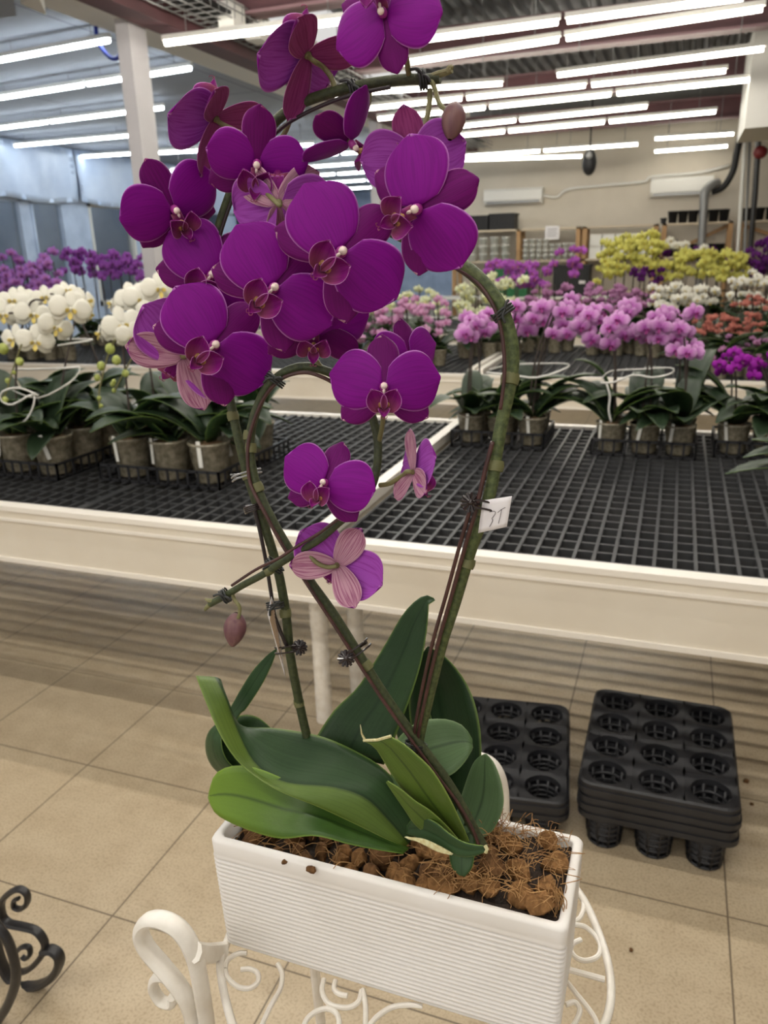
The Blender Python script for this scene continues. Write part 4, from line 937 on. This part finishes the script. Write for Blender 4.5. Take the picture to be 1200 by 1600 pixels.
while len(CH) < 95 and tries < 6000:
    tries += 1; x = RH.uniform(PX0 + .02, PX1 - .02); y = RH.uniform(PY0 + .019, PY1 - .019); r = RH.uniform(.0125, .02) * (1.05 if x > -.19 else .82)
    if (x + .145) ** 2 + (y - .592) ** 2 < .0004: continue
    if not try_chunk(x, y, r): continue
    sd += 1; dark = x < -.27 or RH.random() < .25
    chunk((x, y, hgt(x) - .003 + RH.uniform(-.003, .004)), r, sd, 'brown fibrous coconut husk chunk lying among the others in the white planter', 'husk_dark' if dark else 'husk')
chunk(at(486, 1361, .526) + Vector((0, 0, .002)), .0062, 901, 'small brown husk crumb sitting on the planter front rim', 'husk_dark', None)
chunk(at(448, 1345, .531) + Vector((0, 0, .0)), .005, 902, 'thin flat husk scrap on the planter rim left of the crumb', 'husk_dark', None)
fb = MB()
for i in range(420):
    right = RH.random() < .65
    x = RH.uniform(-.16, PX1 - .012) if right else RH.uniform(PX0 + .012, -.16); y = RH.uniform(PY0 + .012, PY1 - .012); z = hgt(x) + RH.uniform(.002, .012)
    a = RH.uniform(0, 2 * PI); L = RH.uniform(.008, .032); p0 = Vector((x, y, z)); d = Vector((math.cos(a), math.sin(a), RH.uniform(-.15, .35))) * L
    p1 = p0 + d * .5 + Vector((RH.uniform(-.006, .006), RH.uniform(-.006, .006), RH.uniform(0, .006))); p2 = p0 + d
    p2.x = min(max(p2.x, PX0 + .01), PX1 - .01); p2.y = min(max(p2.y, PY0 + .002), PY1 - .01)
    fb.tube(smooth_path([p0, p1, p2], 3), RH.uniform(.00022, .0005), 3, cap=False)
for i in range(70):
    c = Vector((RH.gauss(-.128, .009), RH.gauss(.625, .006), .905)); d = Vector((RH.uniform(-.012, .012), RH.uniform(-.012, .012), RH.uniform(-.004, .022)))
    fb.tube(smooth_path([c, c + d * .6 + Vector((RH.uniform(-.005, .005), 0, .003)), c + d], 3), .0004, 3, cap=False)
for i in range(26):
    c = Vector((PX1 - .014 + RH.uniform(-.008, .006), RH.uniform(.55, .57), .915)); d = Vector((RH.uniform(-.006, .008), RH.uniform(-.006, .004), RH.uniform(-.03, -.01)))
    fb.tube(smooth_path([c, c + d * .6 + Vector((RH.uniform(-.003, .005), 0, .003)), c + d], 3), .0005, 3, cap=False)
tag(fb.build('coconut_fibre', M['fibre'], None, True), 'loose brown coconut fibres tangled over the husk chunks', 'fibre', kind='stuff')
# ================================================================ THE PURPLE ORCHID
ORB = Vector((-.15, .59, .895))
orch = empty('purple_orchid', ORB, 'tall purple orchid with arching flower stems growing in the white ribbed planter', 'orchid')
def P3(x, y, Y): return at(x, y, Y)
def leaf(rows, mats, name='leaf', n=22, sub=4, th=.0016, label=None, fold=0.0, matf=None):
    """rows: 2+ edge curves (pixels with distance Y), lofted; the leaf's own thickness th; fold = keel depth at the midrib"""
    C = [resample([P3(*p) for p in r], n) for r in rows]; P = []
    for i in range(n):
        ctl = [c[i] for c in C]; row = []
        if len(ctl) == 2:
            wv = (ctl[1] - ctl[0]); away = (ctl[0] - CAM).normalized()
            for k in range(9):
                v = k / 8; row.append(ctl[0].lerp(ctl[1], v) + away * wv.length * fold * (1 - abs(2 * v - 1) ** 1.0))
        else:
            q = smooth_path(ctl, sub); row = q
        P.append(row)
    b = len(P[0])
    o = MB().sheet(P, th, matf if matf else 0, (lambda i, j: 1) if not matf else matf).build(name, mats, orch, True)
    if label: o['label'] = label
    return o
LM = lambda a, b: [M[a], M[b]]
# tall back leaf
leaf([[(486, 1165, .60), (520, 1112, .625), (560, 1072, .64), (600, 1010, .66), (628, 962, .67), (650, 938, .675), (666, 930, .672), (677, 934, .665)],
      [(600, 1195, .61), (622, 1140, .62), (643, 1085, .63), (658, 1035, .64), (666, 990, .65), (669, 960, .655), (670, 943, .66), (680, 938, .664)]], LM('leaf', 'leaf_back'), fold=.12)
# dark leaf behind on the right
leaf([[(690, 1290, .62), (672, 1240, .65), (655, 1180, .67), (640, 1120, .69), (642, 1070, .70), (655, 1030, .70), (668, 1010, .70)],
      [(732, 1290, .61), (744, 1240, .635), (752, 1180, .66), (747, 1120, .675), (730, 1070, .69), (700, 1030, .695), (672, 1011, .70)]], LM('leaf_dark', 'leaf_back_dark'), fold=.16)
# second piece of the same colour between
leaf([[(655, 1260, .63), (640, 1200, .66), (618, 1140, .69), (622, 1095, .70), (640, 1060, .71)],
      [(690, 1260, .63), (690, 1200, .65), (676, 1130, .685), (664, 1090, .70), (645, 1058, .71)]], LM('leaf_dark', 'leaf_back_dark'), fold=.1)
# rounded leaf facing the camera on the right
leaf([[(648, 1268, .585), (612, 1215, .588), (614, 1166, .60), (650, 1130, .61), (690, 1123, .615), (722, 1133, .613), (738, 1155, .61), (738, 1166, .61)],
      [(660, 1272, .575), (642, 1236, .575), (652, 1218, .575), (672, 1216, .575), (702, 1212, .58), (722, 1196, .59), (735, 1177, .60), (739, 1168, .61)]], LM('leaf_grey', 'leaf_back'), fold=.10)
# pale leaf lowest at right
leaf([[(705, 1300, .61), (722, 1240, .63), (738, 1195, .64), (752, 1180, .645), (757, 1178, .645)],
      [(742, 1312, .60), (768, 1300, .61), (786, 1262, .62), (784, 1225, .63), (772, 1192, .64), (760, 1178, .645)]], LM('leaf_grey', 'leaf_back'), fold=.05)
# left: thin upright leaf behind
leaf([[(352, 1160, .60), (352, 1125, .605), (366, 1095, .61), (392, 1052, .62), (415, 1026, .625), (432, 1013, .625)],
      [(362, 1160, .59), (372, 1120, .60), (384, 1108, .605), (408, 1072, .615), (424, 1040, .622), (433, 1015, .625)]], LM('leaf', 'leaf_back'), fold=.05)
# left: dark curled leaf
leaf([[(372, 1222, .60), (340, 1206, .60), (325, 1186, .60), (321, 1162, .605), (327, 1142, .61), (344, 1126, .615)],
      [(384, 1210, .585), (362, 1196, .585), (350, 1178, .585), (346, 1156, .59), (350, 1140, .60), (358, 1128, .61)]], LM('leaf', 'leaf_back'), fold=-.12)
leaf([[(340, 1152, .615), (356, 1128, .62), (380, 1117, .62), (405, 1122, .62), (430, 1145, .62), (440, 1165, .61)],
      [(340, 1176, .605), (352, 1194, .60), (380, 1202, .595), (405, 1204, .595), (428, 1195, .60), (440, 1180, .605)]], LM('leaf', 'leaf_back'), fold=.1)
# left: long leaf with a turned-up pale margin
def mf(i, j): return 1 if j >= 4 else 0
leaf([[(345, 1062, .60), (356, 1100, .595), (376, 1134, .595), (430, 1138, .60), (500, 1150, .60), (560, 1176, .60), (605, 1206, .595), (640, 1252, .59), (652, 1300, .585)],
      [(336, 1058, .595), (352, 1092, .583), (372, 1145, .574), (400, 1194, .566), (446, 1222, .562), (520, 1230, .562), (570, 1246, .565), (606, 1280, .57), (638, 1318, .575)],
      [(306, 1056, .585), (322, 1098, .567), (346, 1152, .556), (378, 1196, .551), (432, 1234, .549), (500, 1262, .549), (560, 1290, .555), (605, 1312, .563), (632, 1322, .572)]],
     LM('leaf', 'leaf_light'), n=34, th=.002, matf=mf)
# left: bright lowest leaf
leaf([[(326, 1240, .55), (336, 1210, .555), (362, 1197, .56), (400, 1200, .56), (450, 1220, .565), (520, 1256, .57), (580, 1286, .572), (640, 1325, .575)],
      [(325, 1246, .549), (338, 1272, .54), (378, 1293, .535), (436, 1310, .532), (492, 1306, .535), (545, 1319, .545), (590, 1328, .555), (630, 1334, .565)]], LM('leaf_bright', 'leaf_light'), n=28, fold=.07, th=.002)
# centre: upright leaf cut square at the tip
leaf([[(722, 1330, .572), (690, 1296, .566), (648, 1256, .558), (620, 1222, .553), (600, 1190, .55), (586, 1168, .549), (569, 1158, .548)],
      [(738, 1325, .572), (722, 1288, .562), (702, 1246, .553), (676, 1204, .549), (650, 1178, .548), (628, 1160, .548), (610, 1151, .548)]], LM('leaf_light', 'leaf'), fold=.08, th=.0022)
MB().tube([P3(568, 1157, .547), P3(590, 1156, .5465), P3(611, 1150, .547)], .0014, 6).build('leaf_cut_edge', M['cut'], orch)
MB().tube([P3(570, 1156, .547), P3(565, 1146, .547), P3(563, 1132, .548)], [.0012, .0008, .0003], 5).build('leaf_cut_edge', M['cut'], orch)
# centre: shorter leaf under it
leaf([[(716, 1330, .564), (680, 1312, .558), (650, 1290, .552), (630, 1262, .548), (612, 1236, .547), (603, 1222, .547)],
      [(722, 1318, .562), (698, 1290, .556), (672, 1266, .55), (650, 1252, .547), (628, 1234, .546), (606, 1220, .546)]], LM('leaf_light', 'leaf'), fold=.1, th=.002)
# right: short leaf cut at the end, lying on the husk
leaf([[(636, 1290, .56), (652, 1274, .556), (680, 1284, .55), (702, 1302, .545), (726, 1316, .542), (758, 1322, .54)],
      [(634, 1302, .556), (660, 1312, .55), (690, 1326, .544), (716, 1338, .54), (740, 1338, .538), (759, 1331, .538)]], LM('leaf', 'leaf_light'), fold=.14, th=.0025)
MB().tube([P3(758, 1321, .538), P3(761, 1327, .537), P3(759, 1332, .537)], .0016, 6).build('leaf_cut_edge', M['cut'], orch)
leaf([[(632, 1308, .548), (660, 1310, .543), (688, 1322, .54), (708, 1334, .538)], [(636, 1309, .545), (658, 1318, .541), (684, 1331, .538), (706, 1336, .538)]], LM('cut', 'cut'), th=.002, label='pale dried leaf stump')
leaf([[(706, 1300, .575), (702, 1330, .565), (706, 1355, .555), (718, 1368, .55)], [(744, 1300, .575), (742, 1330, .565), (738, 1355, .556), (726, 1370, .55)]], LM('leaf_bright', 'leaf'), fold=-.1)
# ---------------------------------------------------------------- flower stems
def stem(pts, r, name='flower_stem', mt='stem', n=10, parent=orch, k=6):
    q = smooth_path([P3(*p) for p in pts], k)
    rs = r if not isinstance(r, (tuple, list)) else [r[0] + (r[1] - r[0]) * i / (len(q) - 1) for i in range(len(q))]
    return MB().tube(q, rs, n).build(name, M[mt], parent)
def node(x, y, Y, a, r):
    c = P3(x, y, Y); d = (RT * math.sin(math.radians(a)) + UP * math.cos(math.radians(a))).normalized()
    MB().tube([c - d * .004, c, c + d * .004], [r * 1.0, r * 1.1, r * .99], 12).build('stem_node', M['node'], orch)
SA = stem([(700, 1262, .60), (672, 1212, .59), (655, 1165, .578), (668, 1100, .575), (690, 1010, .57), (712, 940, .567), (735, 862, .563), (752, 815, .56), (768, 760, .56), (776, 705, .562), (786, 650, .565), (797, 600, .567), (801, 560, .568), (796, 520, .568), (782, 480, .567), (762, 450, .566), (735, 424, .566), (700, 402, .57), (665, 384, .575), (630, 368, .58), (590, 352, .585), (540, 350, .59), (480, 372, .59)], (.0046, .0056))
for x, y, Y, a, r in ((757, 800, .56, 15, .0058), (774, 728, .561, 8, .0062), (797, 592, .567, 8, .0064), (731, 880, .563, 18, .0056)): node(x, y, Y, a, r)
SB1 = stem([(756, 1325, .575), (735, 1285, .575), (708, 1236, .575), (680, 1195, .572), (640, 1142, .568), (600, 1085, .565), (556, 1015, .562), (520, 958, .56), (484, 908, .558), (450, 856, .558), (425, 812, .558), (405, 770, .56), (393, 728, .562), (391, 690, .565), (396, 655, .568), (410, 618, .57), (425, 597, .57), (448, 580, .57), (475, 573, .572), (505, 578, .576), (538, 594, .582), (566, 620, .588), (583, 655, .588), (590, 690, .585), (589, 730, .578), (578, 766, .568), (556, 795, .56), (530, 816, .555), (500, 842, .552), (470, 860, .55), (438, 880, .548), (410, 898, .547), (380, 914, .547), (350, 932, .547), (328, 944, .547)], (.0046, .0030), mt='stem_dark')
for x, y, Y, a, r in ((573, 1040, .563, -36, .0049), (402, 762, .56, -22, .0052), (392, 700, .564, 0, .0046), (389, 680, .566, 4, .0046), (421, 892, .5475, 60, .0036), (467, 864, .55, 60, .0036)): node(x, y, Y, a, r)
SC1 = stem([(482, 1160, .60), (472, 1118, .598), (462, 1070, .595), (453, 1020, .592), (448, 970, .59), (443, 935, .588), (434, 890, .586), (420, 842, .584), (404, 795, .582), (389, 750, .582), (376, 700, .582), (366, 655, .583), (357, 615, .585), (345, 560, .59), (334, 480, .592), (330, 420, .592), (336, 380, .59), (349, 334, .588), (370, 280, .586), (398, 232, .586), (430, 190, .586), (462, 166, .586), (500, 150, .586), (545, 138, .586), (590, 129, .586), (635, 124, .586), (665, 124, .586), (688, 122, .586)], (.0046, .0036), mt='stem_dark')
for x, y, Y, a, r in ((446, 958, .5885, -6, .0053), (467, 1098, .597, -12, .0048), (386, 742, .582, -18, .0048), (364, 650, .583, -12, .0048)): node(x, y, Y, a, r)
# tips and pedicel stubs
def tip(pts, r0, r1): stem(pts, (r0, r1), 'stem_tip', 'pedicel', 8)
tip([(668, 124, .586), (682, 117, .585), (696, 113, .584), (706, 109, .583)], .0026, .0022)
tip([(698, 113, .583), (703, 105, .583), (708, 106, .583)], .0022, .0012)
tip([(334, 940, .547), (326, 938, .546), (321, 936, .546)], .0026, .0012); tip([(330, 943, .547), (324, 948, .546), (320, 953, .546)], .0028, .0014)
# ---------------------------------------------------------------- buds
def bud(cx, cy, Y, rp, tilt, ped, seed):
    c = P3(cx, cy, Y); r = rp * pxm(c); a = math.radians(tilt); ax = (RT * math.sin(a) + UP * math.cos(a)).normalized(); sx = ax.cross(FW).normalized(); sy = ax.cross(sx)
    m = MB(); n, k = 24, 14; vs = []
    for i in range(k + 1):
        t = i / k; w = math.sin(PI * min(1, t * .94 + .03)) ** .65 * (1.06 - .3 * t)
        for j in range(n):
            b = 2 * PI * j / n; g = 1 - .10 * max(0, math.cos(3 * b + seed + .8 * t)) ** 6
            vs.append(c + (sx * math.cos(b) + sy * math.sin(b)) * r * .92 * w * g + ax * r * 1.3 * (.95 - 1.95 * t))
    m.add(vs, [(i * n + j, (i + 1) * n + j, (i + 1) * n + (j + 1) % n, i * n + (j + 1) % n) for i in range(k) for j in range(n)])
    o = m.build('flower_bud', M['bud'], orch); 
    q = smooth_path([P3(*p) for p in ped], 5); MB().tube(q, .0017, 8).build('pedicel', M['pedicel'], o); return o
bud(708, 189, .565, 23, 10, [(674, 126, .584), (680, 140, .58), (683, 152, .575), (688, 164, .568), (696, 172, .565)], 0)
bud(367, 983, .545, 21, 8, [(362, 924, .547), (366, 936, .546), (374, 948, .545), (374, 960, .545), (371, 968, .545)], 1)
# ---------------------------------------------------------------- blossoms
RF = random.Random(3)
def blossom(cx, cy, Y, wpx, n, roll, ped=None, pt=4, st=6, cup=.12, dors=None, lat=None, shaded=False, pl=1.0, pw=1.0, curl=.1):
    C = P3(cx, cy, Y); R3 = look(n, roll, C); W = wpx * pxm(C); rd = RF
    m = MB(); m.ball((0, .012, .035), .04, .046, .05, 10, 7, 0); m.ball((0, 0, -.02), .03, .03, .03, 10, 6, 1)
    inv = R3.transposed()
    if ped:
        q = [inv @ (P3(*p) - C) / W for p in ped]; q = smooth_path([Vector((0, 0, -.01)), Vector((0, 0, -.09))] + q, 5)
        m.tube(q, [.0017 / W + .0004 / W * i / len(q) for i in range(len(q))], 8, 1)
    fl = child(m.mesh('flower', [M['column'], M['pedicel']], True), 'flower', orch, C - ORB, R3, W)
    sb = 's_back_shaded' if shaded else 's_back'
    def sub(nm, P, mats, th=.006): child(MB().sheet(P, th, 0, 1).mesh(nm, [M[x] for x in mats], True), nm, fl, (0, 0, 0))
    for k, a in enumerate((0, 122, -122)):
        t = st if not (k == 0 and dors is not None) else dors
        if k and lat is not None: t = lat
        sub('sepal', tepal(.47, .155, a + rd.uniform(-4, 4), t + rd.uniform(-4, 4), p_ell, curl, .16, (0, 0, -.012), 15, 11, ruf=.012, rnd=rd), ('s_front', sb))
    for sg in (-1, 1):
        sub('petal', tepal(.485 * pl, .288 * pw, (80 + rd.uniform(-3, 3)) * sg, pt + rd.uniform(-5, 5), p_round_n, cup, .16, (.016 * sg, .012, .004), 18, 17, ruf=.013, skew=.05 * -sg, rnd=rd), ('p_front', 'p_back'))
    # lip: two upright side lobes and a trowel-shaped middle lobe ending in tendrils
    for sg in (-1, 1): sub('lip_lobe', tepal(.235, .088, 24 * sg, -20, p_lobe, -.1, -.95, (.02 * sg, -.20, .05), 10, 9), ('lip', 'lip'))
    P = tepal(.13, .055, 180, -72, p_ell, .2, -.8, (0, -.175, .05), 10, 9)
    mm = MB().sheet(P, .006, 0, 1); e = P[-1][4]
    for sg in (-1, 1): mm.tube(smooth_path([e, e + Vector((.010 * sg, -.012, .012)), e + Vector((.026 * sg, .0, .03)), e + Vector((.022 * sg, .014, .034))], 4), .003, 5, 0)
    mm.sheet([[Vector((x, y, z - 3 * x * x)) for x in (-.05, -.025, 0, .025, .05)] for y, z in ((-.02, .02), (-.07, .035), (-.13, .05), (-.19, .06))], .008, 0, 1)
    child(mm.mesh('lip', [M['lip'], M['lip']], True), 'lip', fl, (0, 0, 0))
    child(MB().ball((0, -.10, .088), .026, .034, .03, 10, 6).ball((.03, -.135, .08), .02, .028, .022, 8, 5).ball((-.03, -.135, .08), .02, .028, .022, 8, 5).mesh('callus', [M['callus']]), 'callus', fl, (0, 0, 0))
    child(MB().ball((0, .02, .085), .03, .031, .028, 10, 7).ball((0, -.022, .09), .013, .026, .015, 8, 5).mesh('anther_cap', [M['anther']]), 'anther_cap', fl, (0, 0, 0))
    return fl
blossom(600, 607, .548, 184, (.0, .02, 1), 0, [(598, 660, .575), (592, 690, .585)])
blossom(508, 757, .535, 160, (-.34, .06, .94), 20, [(520, 790, .552), (536, 812, .556)], dors=10, pt=-2)
blossom(648, 738, .552, 146, (.86, -.1, -.38), -6, [(630, 742, .562), (610, 755, .566), (594, 758, .572)], pt=-12, st=0)
blossom(527, 883, .558, 158, (.22, .12, -1), 35, [(512, 886, .552), (496, 880, .55), (480, 864, .55)], pt=6, st=8)
blossom(333, 541, .545, 208, (.06, .0, 1), 48, [(340, 540, .575), (341, 530, .590)], pt=2)
blossom(426, 452, .535, 214, (.02, .03, 1), 47, [(410, 440, .57), (370, 424, .588), (331, 414, .592)], pt=2)
blossom(531, 396, .54, 232, (.06, .05, 1), 50, [(533, 380, .575), (538, 364, .586), (540, 352, .590)], pt=2)
blossom(652, 328, .525, 222, (-.42, -.05, .9), 66, [(662, 372, .56), (664, 384, .575)], pt=3)
blossom(650, 252, .575, 176, (.25, .25, -.93), -10, [(668, 180, .58), (672, 140, .586)], st=-6, shaded=True)
blossom(600, 20, .545, 186, (-.35, .35, .85), 163, [(634, 88, .57), (637, 106, .58), (640, 122, .586)], pt=2, shaded=True)
blossom(478, 84, .57, 212, (-.52, .42, -.50), 200, [(505, 105, .583), (518, 122, .586), (524, 142, .586)], pt=-8, st=10, shaded=True)
blossom(335, 184, .58, 190, (-.52, .42, -.46), 204, [(385, 212, .587), (405, 222, .586)], pt=-8, st=10, shaded=True)
blossom(402, 258, .56, 186, (-.08, -.22, .95), 8, [(440, 215, .585), (452, 190, .586), (456, 172, .586)], dors=-8, lat=0, pt=-18, pl=.85, pw=.8, shaded=True)
blossom(436, 316, .556, 196, (.12, .15, -1), 178, [(396, 280, .57), (380, 262, .586)], pt=-34, st=-26, pl=.9, curl=-.2)
blossom(272, 328, .56, 172, (.34, -.28, .9), -24, [(290, 372, .58), (332, 376, .59)], pt=-4, shaded=True)
blossom(548, 222, .575, 165, (.6, -.62, .4), -48, [(560, 190, .58), (574, 168, .586), (578, 134, .586)], pt=16, st=20, pw=.8, shaded=True)
blossom(286, 556, .59, 190, (-.2, 0, -1), 38, [(310, 552, .585), (340, 545, .59)], st=4)
blossom(330, 432, .572, 190, (-.05, .05, 1), 40, [(331, 428, .588), (331, 424, .592)], pt=4)
blossom(490, 516, .565, 180, (.0, -.45, .9), 2, [(488, 548, .572), (496, 566, .574), (505, 577, .576)], shaded=True, lat=-6)
blossom(640, 556, .585, 130, (.5, .05, .75), -8, [(612, 600, .59), (578, 640, .588)], shaded=True)
# ---------------------------------------------------------------- support wires, clips, ties, tags
def wire(pts, r, label, mt='wire'):
    o = MB().tube(smooth_path([P3(*p) for p in pts], 6), r, 7).build('support_wire', M[mt], None, True, origin='auto'); return tag(o, label, 'wire')
wire([(650, 1185, .571), (655, 1140, .568), (668, 1075, .566), (686, 1000, .562), (706, 930, .559), (728, 850, .555), (744, 795, .552), (758, 735, .553), (770, 690, .555)], .0017, 'reddish support wire tied along the right stem, outer one')
wire([(642, 1185, .571), (648, 1140, .567), (660, 1075, .565), (677, 1000, .561), (697, 930, .558), (719, 850, .554), (735, 795, .551)], .0016, 'reddish support wire tied along the right stem, inner left one')
wire([(782, 640, .557), (788, 590, .558), (788, 555, .559), (783, 515, .56), (772, 480, .56), (752, 448, .561), (728, 428, .562), (700, 412, .566)], .0014, 'reddish support wire inside the bend of the right stem')
wire([(752, 1332, .57), (738, 1295, .568), (715, 1255, .566), (685, 1215, .563), (645, 1160, .559), (600, 1097, .557), (553, 1025, .554), (515, 966, .552), (478, 910, .55), (440, 850, .55), (413, 800, .551), (397, 770, .553), (389, 745, .556), (387, 700, .559), (396, 660, .562), (414, 620, .563), (440, 592, .564), (475, 582, .566), (505, 590, .57), (530, 604, .576)], .0016, 'reddish support wire following the diagonal stem and its low arch')
wire([(735, 1318, .59), (700, 1272, .585), (668, 1222, .58), (648, 1188, .575)], .0018, 'dark support wire emerging beside the diagonal stem base', 'wire_dark')
wire([(448, 1010, .585), (430, 965, .58), (424, 930, .579), (416, 880, .578), (406, 830, .577), (396, 790, .576)], .0018, 'dark support wire on the left stem beside the hanging tag', 'wire_dark')
wire([(536, 805, .55), (500, 832, .546), (462, 855, .544), (436, 872, .542), (400, 890, .541), (362, 915, .541)], .0013, 'thin brown support wire along the lower left flower spike')
wire([(342, 372, .584), (356, 330, .582), (376, 280, .58), (405, 236, .58), (440, 200, .58), (475, 178, .58), (520, 158, .58), (560, 146, .58), (610, 136, .58)], .0015, 'dark support wire below the top arching stem', 'wire_dark')
def tie(x, y, Y, ang, R, label, tails=True, mt='tie', turns=3):
    c = P3(x, y, Y); a = math.radians(ang); ax = (RT * math.sin(a) + UP * math.cos(a)).normalized(); sx = ax.cross(FW).normalized(); sy = ax.cross(sx); m = MB(); pts = []
    for i in range(turns * 12 + 1):
        b = 2 * PI * i / 12; pts.append(c + (sx * math.cos(b) * 1.15 + sy * math.sin(b)) * R + ax * (i / (turns * 12) - .5) * .006)
    m.tube(pts, .0009, 5)
    if tails:
        f = -sy if sy.dot(FW) > 0 else sy
        m.tube(smooth_path([c + f * R, c + f * (R + .001) + sx * .004 - ax * .003, c + f * R + sx * .005 - ax * .008], 4), .0011, 5)
        m.tube(smooth_path([c + f * R, c + f * (R + .001) - sx * .003 + ax * .003, c + f * R - sx * .006 + ax * .004], 4), .0011, 5)
    return tag(m.build('twist_tie', M[mt], None, True, origin='auto'), label, 'tie')
tie(650, 1165, .571, 10, .0085, 'grey wire tie where the right stem crosses the diagonal stem', False)
tie(385, 741, .571, -15, .0115, 'thin wire tie joining the two left stems above the bench edge', False, 'grey_metal', 2)
tie(397, 793, .571, -15, .0075, 'coiled wire tie low on the crossing left stems', False, 'clip', 4)
tie(429, 884, .556, 40, .0075, 'dark twist tie where the spike crosses the left stem')
tie(352, 931, .546, 60, .0055, 'dark twist tie near the tip of the lower left spike')
tie(430, 594, .566, 35, .0072, 'dark twist tie on the small low arch under the blossoms')
tie(786, 488, .566, -35, .0072, 'dark twist tie on the upper bend of the right stem')
tie(551, 140, .585, 75, .0058, 'dark twist tie on the middle of the top arching stem')
tie(660, 124, .585, 80, .0058, 'dark twist tie near the end of the top arching stem')
tie(430, 946, .580, -8, .0068, 'dark tie holding the hanging tag on the left stem')
def clip(x, y, Y, ang, side, label):
    c = P3(x, y, Y); a = math.radians(ang); ax = (RT * math.sin(a) + UP * math.cos(a)).normalized(); sx = (RT * math.cos(a) - UP * math.sin(a)) * side
    t = empty('plant_clip', c, label, 'clip', 'small dark flower-shaped plant clips'); hub = c + sx * .0115 - FW * .003
    m = MB()
    for k in range(12):
        b = 2 * PI * k / 12; d = ax * math.cos(b) + sx * math.sin(b); m.tube([hub + d * .002 - FW * .002, hub + d * .0075 - FW * .0008], [.0008, .0013], 5)
    m.ball(hub - FW * .002, .0022, .0022, .0022, 8, 5); m.tube([hub - FW * .0005, hub + FW * .002], .0066, 14); m.build('rosette', M['clip'], t)
    for o in (.0028, -.0028):
        MB().tube(smooth_path([hub + ax * o * .5, c + sx * .006 + ax * o - FW * .0055, c - FW * .008 + ax * o, c - sx * .010 - FW * .006 + ax * o, c - sx * .0125 + ax * o], 4), .0009, 6).build('prong', M['clip'], t)
    MB().tube(smooth_path([hub + FW * .002, c + FW * .008, c - sx * .010 + FW * .004], 4), .0016, 6).build('prong', M['clip'], t)
clip(757, 790, .556, 12, -1, 'dark rosette plant clip pinching the white price tag on the right stem')
clip(450, 1013, .588, -8, 1, 'dark rosette plant clip on the left stem below the hanging tag')
clip(558, 1015, .558, -36, -1, 'dark rosette plant clip on the diagonal stem')
# white price tag with handwriting
c0 = [P3(754, 782, .552), P3(800, 775, .548), P3(792, 823, .548), P3(747, 833, .552)]
def tagsheet(q, th, name, mt, n=6, bow=.0015):
    P = [[(q[0].lerp(q[1], j / n)).lerp(q[3].lerp(q[2], j / n), i / n) - FW * bow * math.sin(PI * j / n) for j in range(n + 1)] for i in range(n + 1)]
    return MB().sheet(P, th).build(name, M[mt], None, True, origin='auto')
pt_ = tagsheet(c0, .0004, 'price_tag', 'paper'); tag(pt_, 'small white price tag handwritten 3T clipped to the right stem', 'price tag')
def ink(px):
    q = [P3(x, y, .5475 + .004 * (800 - x) / 46) - FW * .0024 for x, y in px]
    MB().tube(smooth_path(q, 4), .00022, 5).build('handwriting', M['ink'], pt_)
ink([(764, 800), (772, 799), (773, 803), (768, 810), (769, 812), (768, 816), (764, 823)])
ink([(777, 801), (783, 796), (789, 793)]); ink([(783, 796), (781, 806), (778, 818)])
# striped label hanging on the left stem
lt = tagsheet([P3(424, 932, .574), P3(430, 945, .583), P3(446, 1060, .583), P3(418, 960, .572)], .0005, 'hanging_label', 'paper', 10, 0); tag(lt, 'narrow hanging plant label with printed lines seen edge-on at left stem', 'label')
M['label_tan'] = mat('label_tan', (176, 150, 122), .6)
A0, B0, C0, D0 = P3(424, 932, .574), P3(430, 945, .583), P3(446, 1060, .583), P3(418, 960, .572)
for k in range(12):
    v = .14 + .74 * k / 11; a = A0.lerp(D0, v); b = B0.lerp(C0, v); q = [a.lerp(b, .12) - FW * .0006, a.lerp(b, .88) - FW * .0006]
    MB().tube(q, .00035, 4).build('printed_line', M['label_tan'], lt)

for i, (x, y, r) in enumerate(((1167, 1221, .011), (1174, 1256, .006), (986, 1484, .008))):
    p = atz(x, y, .004); chunk(p, r, 950 + i, ['dark dry scrap on the floor right of the tall tray stack', 'tiny dark crumb on the floor beside the dry scrap', 'small brown crumb on the floor tile right of the planter'][i], 'husk_dark', None)
